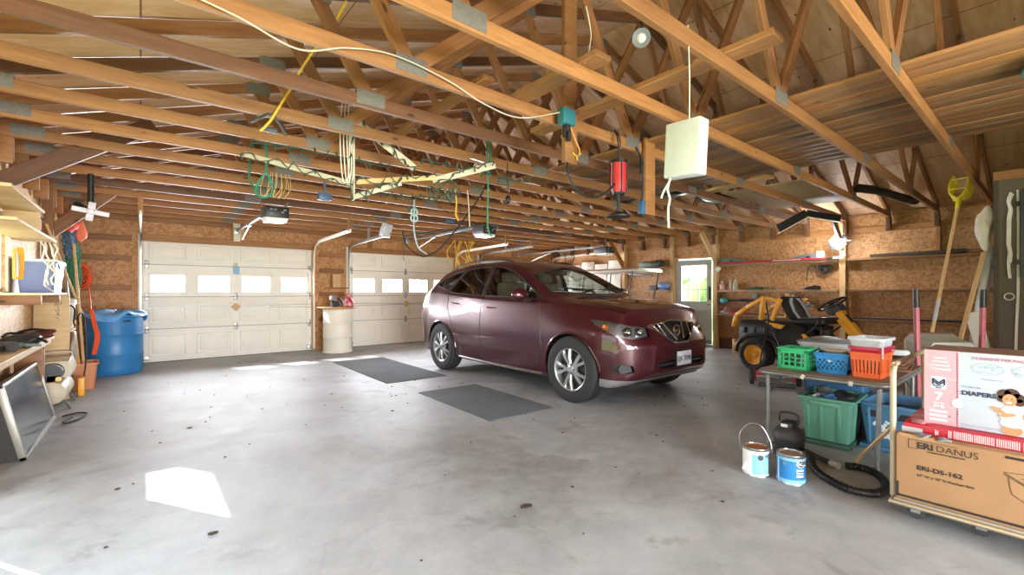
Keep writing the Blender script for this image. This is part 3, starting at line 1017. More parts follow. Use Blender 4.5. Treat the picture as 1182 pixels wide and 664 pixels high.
# plate
p0 = proj(0, .52, 0).y
pl = obj('number_plate', M().box((0, p0-.02, .52), (.31, .012, .16), None, .004), mat('plate_white', 'D9DDE6', .4), car)
obj('plate_frame', M().bx(-.165, .165, p0-.03, p0-.005, .595, .615, .004).bx(-.165, .165, p0-.03, p0-.005, .428, .442, .004).bx(-.165, -.152, p0-.03, p0-.005, .43, .61).bx(.152, .165, p0-.03, p0-.005, .43, .61), BLACK, pl)
text('plate_lettering', 'EJK 7098', .075, Matrix.Translation((0, p0-.0275, .49)) @ Matrix.Rotation(PI/2, 4, 'X'), mat('plate_ink', '28365E', .5), pl, 'CENTER', .001)
# door seams, handles, mirrors, sill, rails
def projs(s, y, z, off=0):
    h = bvh.ray_cast(V((s*2, y, z)), V((-s, 0, 0)))
    return (h[0] if h[0] else V((s*.9, y, z)))+V((s*off, 0, 0))
def sline(s, pts, n=8, off=.0):
    o = []
    for a, b in zip(pts, pts[1:]):
        for i in range(n): o.append(projs(s, a[0]+(b[0]-a[0])*i/n, a[1]+(b[1]-a[1])*i/n, off))
    o.append(projs(s, pts[-1][0], pts[-1][1], off))
    return o
for s in (-1, 1):
    m = M()
    m.tube(sline(s, [(1.50, 1.12), (1.47, .9), (1.43, .6), (1.50, .31), (2.0, .285), (2.72, .285)]), .005, 6)
    m.tube(sline(s, [(2.69, 1.18), (2.72, .9), (2.73, .6), (2.70, .285)]), .005, 6)
    m.tube(sline(s, [(3.62, 1.22), (3.59, 1.0), (3.44, .76), (3.27, .45), (3.24, .29), (2.72, .285)]), .005, 6)
    obj('door_seam', m, BLACK, car)
    for y, z in ((2.45, 1.03), (3.40, 1.075)):
        a, b, c = projs(s, y-.11, z-.004, .004), projs(s, y, z, .034), projs(s, y+.11, z+.004, .004)
        obj('door_handle', M().tube(cr([a, (a+b)/2+V((s*.012, 0, 0)), b, (b+c)/2+V((s*.012, 0, 0)), c], 4), .012, 8, False, 1), CHROME, car)
    m = M()
    m.tube(sline(s, [(1.44, .262), (2.3, .252), (3.3, .268)], 10, -.004), .017, 8)
    obj('sill_trim', m, CHROME, car)
    # mirror
    mr = M().ball((s*1.02, 1.72, 1.215), (.125, .08, .09), 18)
    for v in mr.bm.verts:
        if v.co.y > 1.75: v.co.y = 1.75
    mo = obj('mirror', mr, PAINT, car, angle=60)
    obj('mirror_arm', M().bar((s*.86, 1.70, 1.14), (s*1.0, 1.71, 1.155), .07, .035, .01), BLACK, mo)
    obj('mirror_glass', M().cyl((s*1.02, 1.751, 1.215), (s*1.02, 1.754, 1.215), .07, n=20), STEEL, mo)
    def roof(y, x, dz):
        h = bvh.ray_cast(V((s*x, y, 3)), V((0, 0, -1)))
        return h[0]+V((0, 0, dz))
    pts = [roof(2.33, .60, 0), roof(2.45, .605, .03), roof(2.7, .605, .042), roof(3.1, .60, .046), roof(3.5, .585, .044), roof(3.8, .565, .035), roof(3.95, .55, 0)]
    obj('roof_rail', M().tube(cr(pts, 4), .016, 8), BLACK, car)
    # black sill of the mirror triangle
    obj('wiper', M().tube([roof(1.33, .15 if s < 0 else .1, .012), roof(1.36, .45, .02)], .008, 6).tube([roof(1.34, .05, .02), roof(1.45, .62, .02)], .007, 6), BLACK, car)
obj('cowl', M().loft([[V((x, 1.215+.22*(abs(x)/.72)**2, 1.185)), V((x, 1.27+.2*(abs(x)/.72)**2, 1.205)), V((x, 1.27+.2*(abs(x)/.72)**2, 1.15)), V((x, 1.215+.22*(abs(x)/.72)**2, 1.14))] for x in [-.70+.1*i for i in range(15)]]), BLACK, car)
# wheels
TYRE = mat('tyre_rubber', '2A2A2B', .75, 0, .12, 30, .15)
ALLOY = mat('alloy_wheel', 'C3C6C9', .3, .75, .04)
def wheel(x, y, s):
    R0 = .378
    prof = [(.235, -.10), (.25, -.112), (.30, -.118), (.345, -.112), (R0-.012, -.095), (R0, -.075)]
    for i in range(5):
        z = -.06+.03*i
        prof += [(R0, z-.011), (R0, z+.009), (R0-.008, z+.011), (R0-.008, z+.016)]
    prof += [(R0, .085), (R0-.012, .098), (.345, .112), (.30, .118), (.25, .112), (.235, .10)]
    mt = Matrix.Translation((x, y, R0-.004)) @ Matrix.Rotation(PI/2*s, 4, 'Y')
    w = obj('wheel', M().lathe(prof, 48, mt), TYRE, car, angle=30)
    lip = [(.236, -.1), (.225, -.09), (.222, .06), (.228, .098), (.24, .105), (.245, .10), (.236, .09)]
    obj('rim', M().lathe(lip, 48, mt), ALLOY, w, angle=40)
    obj('brake_disc', M().lathe([(.05, .0), (.165, .0), (.165, .02), (.05, .02)], 32, mt).lathe([(.0, -.01), (.21, -.012), (.215, .0), (.0, .0)], 32, mt), DGREY, w)
    m = M()
    for i in range(5):
        a = 2*PI*i/5+PI/2+.06
        for da in (-.17, .17):
            r0, r1 = .05, .228
            d0 = V((math.cos(a+da*.55), math.sin(a+da*.55), 0))
            d1 = V((math.cos(a+da*1.35), math.sin(a+da*1.35), 0))
            t0 = V((-d0.y, d0.x, 0))
            t1 = V((-d1.y, d1.x, 0))
            A, B = d0*r0, d1*r1
            ringsq = []
            for k, wd in ((0, .02), (.5, .017), (1, .024)):
                p = A.lerp(B, k)
                tt = (t0.lerp(t1, k)).normalized()
                zz = .085+.012*math.sin(PI*k)-.006*k
                ringsq.append([mt @ (p+tt*q*wd+V((0, 0, zz+h))) for q, h in ((-1, -.03), (1, -.03), (1, -.006), (.6, .006), (-.6, .006), (-1, -.006))])
            m.loft(ringsq)
    m.lathe([(.0, .10), (.03, .10), (.045, .092), (.07, .085), (.075, .05), (0, .05)], 24, mt)
    obj('spokes', m, ALLOY, w, angle=30)
    obj('centre_cap', M().lathe([(0, .112), (.024, .11), (.03, .1)], 20, mt), GREY, w)
    m = M()
    for i in range(5):
        a = 2*PI*i/5+PI/2+.7
        p = V((math.cos(a)*.055, math.sin(a)*.055, .08))
        m.cyl(mt @ p, mt @ (p+V((0, 0, .02))), .01, n=6)
    obj('lug_nuts', m, DGREY, w)
for y in (.96, 3.785):
    for s in (-1, 1): wheel(s*.825, y, s)
# cabin
cb = M().bx(-.84, .84, 1.25, 4.4, .50, .60).bx(-.80, .80, 1.20, 1.32, .6, 1.06)
obj('cabin_floor', cb, DINT, car)
m = M().loft([[V((x, 1.26, 1.12)), V((x, 1.62, 1.11)), V((x, 1.74, 1.0)), V((x, 1.72, .8)), V((x, 1.3, .8))] for x in (-.76, -.4, 0, .4, .76)])
m.box((.38, 1.66, 1.125), (.34, .16, .07), None, .03)
obj('dashboard', m, DINT, car)
st = M().torus((.38, 1.86, 1.10), .185, .016, 'Y', 28, 8, mt=Matrix.Rotation(rad(-65), 4, 'X')).cyl((.38, 1.85, 1.09), (.38, 1.68, 1.02), .04)
st.box((.38, 1.855, 1.095), (.33, .02, .05), (rad(-25), 0, 0), .01).box((.38, 1.86, 1.07), (.05, .02, .17), (rad(-25), 0, 0), .01)
obj('steering_wheel', st, DINT, car)
for x, y in ((-.38, 2.35), (.38, 2.35), (-.38, 3.25), (.38, 3.25)):
    m = M().box((x, y-.05, .75), (.5, .52, .2), None, .06).box((x, y+.26, 1.08), (.48, .14, .62), (rad(-14), 0, 0), .05)
    so = obj('seat', m, INTR, car)
    obj('headrest', M().box((x, y+.37, 1.46), (.25, .1, .16), (rad(-10), 0, 0), .04).cyl((x-.06, y+.34, 1.33), (x-.06, y+.36, 1.42), .008, n=6).cyl((x+.06, y+.34, 1.33), (x+.06, y+.36, 1.42), .008, n=6), INTR, so)
obj('rear_view_mirror', M().box((0, 2.0, 1.52), (.24, .03, .07), None, .012).cyl((0, 1.98, 1.55), (0, 1.99, 1.61), .01), DINT, car)
obj('underbody', M().bx(-.78, .78, .35, 4.5, .24, .5, .03).bx(-.55, .55, 1.3, 4.2, .19, .25, .02), BLACK, car)
# ------------------------------------------------------------------ riding mower: local x forward, y left
mw = thing('riding_mower', 'yellow and black riding mower with a folded roll bar facing the closet', 'lawn mower', (8.05, 2.98, 0), rad(-100))
MBK = mat('mower_black_plastic', '232425', .45, 0, .12)
MY = mat('mower_yellow', 'E5A02C', .4, 0, .06)
def mwheel(x, y, R, w, rim, name='wheel'):
    s = 1 if y > 0 else -1
    mt = Matrix.Translation((x, y, R)) @ Matrix.Rotation(-PI/2*s, 4, 'X')
    pr_ = [(rim, -w*.42), (R*.82, -w*.5), (R*.95, -w*.42)]
    for i in range(5):
        z = -w*.32+w*.16*i
        pr_ += [(R, z-.012), (R, z+.008), (R*.96, z+.012), (R*.96, z+.018)]
    pr_ += [(R*.95, w*.42), (R*.82, w*.5), (rim, w*.42)]
    o = obj(name, M().lathe(pr_, 32, mt), RUBBER, mw)
    obj('rim', M().lathe([(rim, -w*.42), (rim*.95, w*.3), (rim, w*.44), (rim*.9, w*.42), (rim*.8, w*.25), (rim*.3, w*.2), (rim*.25, w*.32), (0, w*.32)], 28, mt), MY, o)
    return o
for y in (.47, -.47): mwheel(0, y, .255, .22, .155)
for y in (.40, -.40): mwheel(1.42, y, .17, .12, .09)
# rear body with moulded sides
m = M()
sec = lambda w, z0, z1: [V((0, -w, z0)), V((0, -w*1.02, (z0+z1)/2)), V((0, -w*.96, z1-.05)), V((0, -w*.82, z1)), V((0, w*.82, z1)), V((0, w*.96, z1-.05)), V((0, w*1.02, (z0+z1)/2)), V((0, w, z0))]
rings = []
for x, w, z0, z1 in ((-.36, .36, .50, .70), (-.33, .42, .46, .78), (-.1, .45, .50, .80), (.15, .45, .50, .80), (.38, .43, .42, .79), (.62, .40, .28, .70), (.82, .36, .22, .52)):
    rings.append([p+V((x, 0, 0)) for p in sec(w, z0, z1)])
m.loft(rings)
obj('rear_body', m, MBK, mw, angle=50)
for x in (-.22, -.05, .12, .28):
    for s in (-1, 1): obj('vent', M().box((x, s*.455, .63), (.05, .02, .10), None, .008), BLACK, mw)
for s in (-1, 1):
    m = M()
    m.tube([(.0+.36*math.cos(a), s*.475, .27+.36*math.sin(a)*.82) for a in [PI*k/12 for k in range(13)]], .03, 6)
    obj('fender_lip', m, MBK, mw)
for s in (-1, 1):
    obj('side_accent', M().loft([[V((.12, s*.44, .78)), V((.26, s*.46, .70)), V((.26, s*.43, .70)), V((.12, s*.41, .78))], [V((.42, s*.45, .74)), V((.36, s*.46, .68)), V((.36, s*.43, .68)), V((.42, s*.42, .74))]]), MY, mw)
    obj('front_accent', M().loft([[V((.64, s*.41, .62)), V((.74, s*.41, .46)), V((.74, s*.38, .46)), V((.64, s*.38, .62))], [V((.68, s*.41, .63)), V((.84, s*.38, .46)), V((.84, s*.35, .46)), V((.68, s*.38, .63))]]), MY, mw)
obj('rear_bumper', M().box((-.46, 0, .42), (.05, .74, .05), None, .008).box((-.46, .33, .34), (.07, .09, .22), None, .008).box((-.46, -.33, .34), (.07, .09, .22), None, .008).box((-.46, 0, .26), (.05, .74, .04), None, .008).bar((-.46, .2, .34), (-.3, .2, .34), .05, .05).bar((-.46, -.2, .34), (-.3, -.2, .34), .05, .05), MY, mw)
obj('frame', M().bx(-.36, 1.55, -.26, .26, .26, .36, .01).bar((.8, .2, .3), (1.5, .36, .22), .07, .06).bar((.8, -.2, .3), (1.5, -.36, .22), .07, .06), MY, mw)
obj('mower_deck', M().loft([[V((x, -w, .10)), V((x, -w, .22)), V((x, w, .22)), V((x, w, .10))] for x, w in ((.32, .3), (.42, .50), (.85, .55), (1.15, .50), (1.28, .28))]), MBK, mw)
obj('floor_pan', M().bx(.7, 1.45, -.34, .34, .36, .40, .01), MBK, mw)
# roll bar folded down over the back
for s in (-1, 1):
    pts = [(.26, s*.36, .80), (.30, s*.36, 1.02), (.20, s*.36, 1.13), (.05, s*.36, 1.16), (-.25, s*.36, .98), (-.42, s*.36, .86), (-.48, s*.36, .68)]
    m = M()
    for a, b in zip(pts[3:], pts[4:]): m.bar(a, b, .055, .06, .008)
    m.bar((.0, s*.36, .80), (.05, s*.36, 1.18), .055, .07, .008).bar((.05, s*.36, 1.16), (.30, s*.36, 1.10), .04, .05, .006).bar((.18, s*.36, .80), (.31, s*.36, 1.14), .05, .06, .008)
    obj('roll_bar', m, MY, mw)
obj('roll_bar_cross', M().bar((-.48, -.38, .69), (-.48, .38, .69), .055, .06, .008), MY, mw)
# seat
m = M()
m.box((.62, 0, .80), (.50, .50, .12), (0, rad(-5), 0), .05, 3)
st_ = obj('seat', m, MBK, mw)
b = M()
rr = []
for k, (dx, z, w) in enumerate(((0, .82, .22), (-.07, .95, .25), (-.13, 1.08, .24), (-.17, 1.17, .17))):
    rr.append([V((.42+dx-.05, -w, z)), V((.42+dx-.06, 0, z+.01)), V((.42+dx-.05, w, z)), V((.42+dx+.07, w*.92, z)), V((.42+dx+.045, 0, z)), V((.42+dx+.07, -w*.92, z))])
b.loft(rr)
obj('backrest', b, MBK, mw, angle=60)
b = M()
b.loft([[V((.42+dx+.065, y0, z)), V((.42+dx+.07, y1, z)), V((.42+dx+.058, y1, z)), V((.42+dx+.055, y0, z))] for dx, z, y0, y1 in ((-.0, .84, .12, .19), (-.07, .95, .14, .22), (-.13, 1.08, .11, .2), (-.16, 1.15, .05, .13))])
b.loft([[V((.42+dx+.065, -y0, z)), V((.42+dx+.07, -y1, z)), V((.42+dx+.058, -y1, z)), V((.42+dx+.055, -y0, z))] for dx, z, y0, y1 in ((-.0, .84, .12, .19), (-.07, .95, .14, .22), (-.13, 1.08, .11, .2), (-.16, 1.15, .05, .13))])
obj('seat_trim', b, mat('silver_vinyl', 'B9BEC6', .4, 0, .08), mw)
obj('seat_spring', M().bx(.45, .8, -.18, .18, .68, .74, .01).cyl((.78, .15, .4), (.78, .15, .72), .025).cyl((.78, -.15, .4), (.78, -.15, .72), .025), BLACK, mw)
for s in (-1, 1): obj('lever', M().tube(cr([(.66, s*.36, .6), (.80, s*.37, .72), (.86, s*.37, .82)], 4), .012, 8).ball((.86, s*.37, .83), .022), BLACK, mw)
# steering column
m = M().bar((1.40, 0, .36), (.93, 0, 1.0), .13, .09, .015).bar((1.34, .075, .36), (.98, .075, .85), .02, .05).bar((1.34, -.075, .36), (.98, -.075, .85), .02, .05)
col_ = obj('steering_column', m, MY, mw)
obj('column_slot', M().bar((1.12, 0, .81), (1.04, 0, .92), .06, .03), BLACK, mw)
mt = Matrix.Translation((.86, 0, 1.07)) @ Matrix.Rotation(rad(-32), 4, 'Y')
sw = M().torus((.86, 0, 1.07), .19, .016, mt=Matrix.Rotation(rad(-32), 4, 'Y'))
for a in (0, 2.1, 4.2): sw.bar(mt @ V((.03*math.cos(a), .03*math.sin(a), -.01)), mt @ V((.19*math.cos(a), .19*math.sin(a), 0)), .035, .015)
sw.cyl(mt @ V((0, 0, -.03)), mt @ V((0, 0, .012)), .05)
obj('steering_wheel', sw, BLACK, mw)
obj('control_pod', M().box(mt @ V((0, 0, -.09)), (.20, .22, .12), (0, rad(-32), 0), .03), DGREY, mw)
obj('display', M().box(mt @ V((-.02, 0, -.026)), (.07, .09, .01), (0, rad(-32), 0), .003), mat('teal_screen', '3F8C80', .3), mw)
obj('pedal', M().box((1.2, .25, .44), (.16, .07, .02), (0, rad(-30), 0), .006).bar((1.2, .25, .38), (1.2, .25, .44), .02, .02), BLACK, mw)
# ------------------------------------------------------------------ push reel mower
rm = thing('reel_mower', 'red push reel mower standing on the floor below the riding mower', 'reel mower', (6.55, 2.42, 0), rad(28))
for s in (-1, 1):
    mt = Matrix.Translation((0, s*.27, .115)) @ Matrix.Rotation(PI/2, 4, 'X')
    w = obj('wheel', M().lathe([(.085, -.022), (.11, -.025), (.115, -.015), (.115, .015), (.11, .025), (.085, .022), (.085, -.022)], 28, mt), RUBBER, rm)
    obj('hub', M().lathe([(0, -.018), (.088, -.018), (.088, .018), (0, .018)], 24, mt), DGREY, w)
for s in (-1, 1): obj('side_plate', M().box((0, s*.225, .12), (.2, .012, .13), None, .004), RED, rm)
obj('cross_bar', M().cyl((-.05, -.23, .165), (-.05, .23, .165), .02).bx(-.12, -.07, -.22, .22, .16, .2, .006), RED, rm)
m = M()
for k in range(5):
    a = 2*PI*k/5
    m.loft([[V((.07*math.cos(a+y*2.2)*q, y, .11+.07*math.sin(a+y*2.2)*q)) for q in (.75, 1)]+[V((.07*math.cos(a+.12+y*2.2)*q, y, .11+.07*math.sin(a+.12+y*2.2)*q)) for q in (1, .75)] for y in [-.21+.07*i for i in range(7)]])
m.cyl((0, -.22, .11), (0, .22, .11), .012)
obj('blade_reel', m, STEEL, rm)
obj('rear_roller', M().cyl((-.17, -.21, .03), (-.17, .21, .03), .027), DGREY, rm)
obj('handle', M().tube(cr([(-.02, .19, .14), (.22, .12, .42), (.45, .015, .78), (.62, .015, 1.02), (.7, .015, 1.1)], 5), .011, 8).tube(cr([(-.02, -.19, .14), (.22, -.12, .42), (.45, -.015, .78)], 5), .011, 8), BLACK, rm)
# ------------------------------------------------------------------ golf cart behind the car
gc = thing('golf_cart', 'cream golf cart with a flat canopy parked behind the car hood', 'golf cart', (8.82, 6.75, 0), 0)
GCW = mat('cart_cream_body', 'DCD8CB', .35, 0, .04, coat=.5)
def gw(x, y):
    s = 1 if x > 0 else -1
    mt = Matrix.Translation((x, y, .22)) @ Matrix.Rotation(PI/2*s, 4, 'Y')
    w = obj('wheel', M().lathe([(.11, -.09), (.19, -.1), (.22, -.075), (.22, .075), (.19, .1), (.11, .09)], 24, mt), TYRE, gc)
    obj('rim', M().lathe([(.115, -.08), (.105, .05), (.05, .06), (0, .07)], 20, mt), WHITE, w)
for y in (-.82, .82):
    for s in (-1, 1): gw(s*.48, y)
obj('front_cowl', M().loft([[V((-w, y, .32)), V((-w, y, z-.1)), V((-w*.8, y, z)), V((w*.8, y, z)), V((w, y, z-.1)), V((w, y, .32))] for y, w, z in ((-1.18, .36, .55), (-1.1, .48, .72), (-.8, .56, .86), (-.52, .56, .95), (-.48, .5, .92))]), GCW, gc, angle=50)
obj('floor_board', M().bx(-.56, .56, -.6, .25, .28, .34, .01), BLACK, gc)
obj('rear_body', M().loft([[V((-w, y, .3)), V((-w, y, z-.08)), V((-w*.9, y, z)), V((w*.9, y, z)), V((w, y, z-.08)), V((w, y, .3))] for y, w, z in ((.1, .56, .66), (.2, .6, .7), (.9, .6, .72), (1.15, .52, .6))]), GCW, gc, angle=50)
obj('seat', M().box((0, .32, .76), (1.05, .5, .12), None, .04), CREAM, gc)
obj('backrest', M().box((0, .60, 1.02), (1.05, .1, .34), (rad(-10), 0, 0), .035), CREAM, gc)
obj('canopy', M().loft([[V((-w, y, 1.70)), V((-w*1.02, y, 1.735)), V((-w*.8, y, 1.775)), V((w*.8, y, 1.775)), V((w*1.02, y, 1.735)), V((w, y, 1.70))] for y, w in ((-.92, .5), (-.86, .57), (0, .58), (.62, .57), (.68, .5))]), GCW, gc, angle=50)
for s in (-1, 1):
    obj('canopy_strut', M().tube([(s*.52, -.62, .86), (s*.50, -.82, 1.70)], .017, 8), DGREY, gc)
    obj('canopy_strut', M().tube([(s*.52, .72, .68), (s*.50, .56, 1.70)], .017, 8), DGREY, gc)
    obj('headlight', M().ball((s*.34, -1.14, .56), (.07, .03, .045)), LENS, gc)
obj('steering_wheel', M().torus((-.25, -.28, 1.02), .17, .014, mt=Matrix.Rotation(rad(35), 4, 'X')).cyl((-.25, -.29, 1.02), (-.25, -.55, .85), .02).box((-.25, -.28, 1.02), (.32, .03, .015), (rad(35), 0, 0)), BLACK, gc)
obj('side_mirror', M().ball((-.60, -.66, .98), (.05, .03, .045)).tube([(-.53, -.62, .9), (-.60, -.65, .95)], .008, 6), CHROME, gc)
# ------------------------------------------------------------------ floor mats
MAT_ = mat('ribbed_grey_mat', '5E6467', .85, 0, .12, 2)
def floor_mat(x0, x1, y0, y1, rz, label):
    t = M()
    t.box((0, 0, .004), (x1-x0, y1-y0, .008), None, .003)
    n = int((y1-y0)/.06)
    for i in range(n): t.box((0, -(y1-y0)/2+.03+i*(y1-y0-.06)/(n-1), .0085), (x1-x0-.04, .018, .003))
    o = obj('floor_mat', t, MAT_)
    o.location = ((x0+x1)/2, (y0+y1)/2, 0)
    o.rotation_euler = (0, 0, rz)
    return tag(o, label, 'mat', 'grey floor mats')
floor_mat(2.6, 3.54, 5.80, 8.2, rad(-1), 'long grey floor mat behind the front mat, reaching toward the white barrel')
floor_mat(2.62, 3.46, 3.46, 5.02, rad(-2), 'dark grey floor mat beside the front wheel of the car')
# ------------------------------------------------------------------ barrels by the doors
BLUE = mat('blue_barrel_plastic', '2E79B5', .4, 0, .14, 3)
t = thing('blue_barrel', 'large open blue plastic barrel with a blue tarp over the top', 'barrel', (-.30, 9.2, 0))
obj('barrel', M().lathe([(0, .0), (.30, .0), (.325, .03), (.335, .1), (.335, .28), (.343, .3), (.335, .32), (.335, .58), (.343, .6), (.335, .62), (.335, .82), (.32, .86), (.33, .87), (.33, .9), (.31, .9), (.31, .05), (0, .05)], 40), BLUE, t)
obj('hand_hole', M().box((.14, -.30, .81), (.1, .012, .022), (0, 0, rad(22)), .005), BLACK, t)
m = M()
g = random.Random(5)
rings = []
for k, (r, z) in enumerate(((.02, .95), (.12, .96), (.22, .95), (.30, .935), (.345, .92), (.36, .88), (.37, .84))):
    rg = []
    for i in range(48):
        a = 2*PI*i/48
        w = math.sin(a*5+k*.3)*.02+math.sin(a*11+2)*.012
        drop = 0
        if k >= 4: drop = .05*(math.sin(a*3+.8)+math.sin(a*7)*.5)*(k-3)/3
        rg.append(V((math.cos(a)*(r+w*.6), math.sin(a)*(r+w*.6), z+w-max(drop, -.03) if k < 5 else z+w+.02-drop*.9)))
    rings.append(rg)
m.loft(rings, False, True, False)
m.bm.verts.ensure_lookup_table()
tp = obj('tarp', m, mat('blue_tarp', '5F9FD6', .45, 0, .15, 6), t, angle=70)
tp.modifiers.new('s', 'SOLIDIFY').thickness = .004
WB = mat('white_barrel_paint', 'E6E2D4', .5, 0, .04, 3, wear=('B98D5C', .72))
t = thing('white_barrel', 'rusty white steel drum standing between the two garage doors', 'barrel', (3.17, 9.55, 0))
obj('drum', M().lathe([(0, 0), (.285, 0), (.295, .012), (.295, .03), (.285, .04), (.287, .30), (.298, .315), (.287, .33), (.287, .60), (.298, .615), (.287, .63), (.285, .86), (.297, .875), (.297, .89), (.28, .89), (0, .885)], 40), WB, t)
obj('lid', M().lathe([(0, .892), (.31, .892), (.315, .905), (.31, .92), (0, .92)], 40).bx(-.35, .33, -.28, .26, .918, .932, .004), PALEW, t)
t = thing('power_tool', 'black power tool lying on top of the white drum', 'power tool', (3.10, 9.5, .933), .4)
obj('motor', M().lathe([(0, -.1), (.05, -.1), (.062, -.06), (.062, .06), (.05, .1), (0, .1)], 18, Matrix.Translation((0, 0, .065)) @ Matrix.Rotation(PI/2, 4, 'Y')), DGREY, t)
obj('grip', M().tube(cr([(.08, 0, .05), (.16, .01, .09), (.12, .01, .17), (-.02, 0, .18), (-.08, 0, .12)], 5), .02, 8), BLACK, t)
obj('guide', M().box((-.05, 0, .18), (.12, .1, .1), (0, .3, 0), .02), GREY, t)
t = thing('plastic_bottle', 'red and white bottle with a twisted top on the white drum', 'bottle', (3.34, 9.42, .933), 0)
obj('jug', M().loft([[V((math.cos(a)*r*sx, math.sin(a)*r, z)) for a in [2*PI*k/16 for k in range(16)]] for r, z, sx in ((.08, 0, 1.2), (.09, .02, 1.2), (.09, .12, 1.2), (.06, .19, 1), (.03, .23, 1), (.03, .26, 1))]), mat('red_white_plastic', 'B22A44', .5, 0, .2, 6, wear=('E8D5D5', .5)), t)
obj('cap', M().cyl((0, 0, .26), (0, 0, .29), .035), RED, t)
obj('handle', M().torus((0, 0, .2), .06, .012, 'Y'), RED, t)
m = beam('wall_shelf', (2.98, 9.98, 1.33), (3.5, 9.98, 1.33), .2, .03, WOODR)
tag(m, 'short wooden shelf between the garage doors above the drum', 'shelf')
t = obj('wooden_block', M().bx(-.08, .08, -.06, .06, 0, .28, .004), PALEW, None, (3.28, 9.98, 1.346))
tag(t, 'upright pale wood block on the short shelf between garage doors', 'block')
# ------------------------------------------------------------------ garage door openers
OPW = mat('opener_grey_case', '5B5E60', .4, .2, .08)
def opener(x, z, label, yb=6.87):
    t = thing('garage_door_opener', label, 'door opener', (x, yb, z), 0, 'garage door openers')
    obj('case', M().box((0, .03, 0), (.30, .36, .15), None, .02), OPW, t)
    obj('back_panel', M().box((0, -.155, .0), (.285, .015, .142), None, .004), BLACK, t)
    m = M()
    for a, b in ((-.08, .03), (-.03, .03), (-.08, -.03), (.06, .0), (.09, .03)): m.box((a, -.165, b), (.035, .008, .022), None, .003)
    obj('terminals', m, GREY, t)
    obj('lamp_cover', M().loft([[V((-.14, y, -.075)), V((-.12, y, -.12)), V((.12, y, -.12)), V((.14, y, -.075))] for y in (-.14, .0, .14)]), mat('opener_lens', 'F2F2EC', .35), t)
    zr = .09
    obj('rail', M().bx(-.015, .015, .18, YF-.1-yb, zr-.02, zr+.02).bx(-.05, .05, -.02, .2, .075, .1), GALV, t)
    obj('trolley', M().box((0, 1.9, zr-.03), (.05, .12, .05), None, .005).tube([(0, 1.95, zr-.05), (0, 2.6, -.12)], .012, 6), GALV, t)
    obj('wall_bracket', M().box((0, YF-.115-yb, zr), (.1, .05, .12), None, .004), GALV, t)
    for s in (-1, 1):
        obj('hanger_strap', M().bar((s*.13, .05, .08), (s*.2, .15, 2.53-z), .025, .004), GALV, t)
    return t
opener(1.43, 2.33, 'garage door opener over the bay with the blue barrel')
opener(5.0, 2.40, 'garage door opener above the rear half of the car')
opener(8.53, 2.24, 'pale garage door opener near the stored white panels')
# ------------------------------------------------------------------ folding table with its load
TOP = mat('worn_table_board', '8A7C6C', .6, 0, .18, 2.5)
LEGM = mat('grey_metal_leg', '8B8D8C', .45, .6, .1)
t = thing('folding_table', 'low worn folding table holding three plastic baskets', 'table', (4.52, 1.15, 0))
o = M()
o.prism([(-.62+dx, -.42+dy) for dx, dy in ((.06, 0), (1.18, 0), (1.24, .06), (1.24, .78), (1.18, .84), (.06, .84), (0, .78), (0, .06))], .03, Matrix.Translation((0, 0, .592)))
obj('table_top', o, TOP, t)
o = M()
o.tube([(-.56, -.42, .6), (.56, -.42, .6), (.62, -.36, .6), (.62, .36, .6), (.56, .42, .6), (-.56, .42, .6), (-.62, .36, .6), (-.62, -.36, .6)], .017, 8, True)
obj('edge_band', o, LEGM, t, angle=60)
for sx, sy in ((-1, 1), (-1, -1), (1, 1), (1, -1)):
    obj('leg', M().cyl((sx*.58, sy*.35, 0), (sx*.56, sy*.36, .59), .0155, n=12).cyl((sx*.58, sy*.35, 0), (sx*.58, sy*.35, .03), .02, n=12), LEGM, t)
for sx in (-1, 1):
    for sy in (-1, 1): obj('leg_brace', M().bar((sx*.57, sy*.355, .42), (sx*.34, sy*.30, .59), .018, .004), LEGM, t)
t = obj('paper_tag', M().box((0, 0, 0), (.002, .025, .032), (.1, 0, 0)), WHITE, None, (3.874, .935, .60))
tag(t, 'small white paper tag hanging at the table edge under the orange basket', 'tag', 'paper tags')
t = obj('paper_tag', M().box((0, 0, 0), (.002, .025, .035), (.5, 0, 0)), WHITE, None, (3.874, 1.235, .605))
tag(t, 'crumpled white paper tag at the table edge between green and blue baskets', 'tag', 'paper tags')
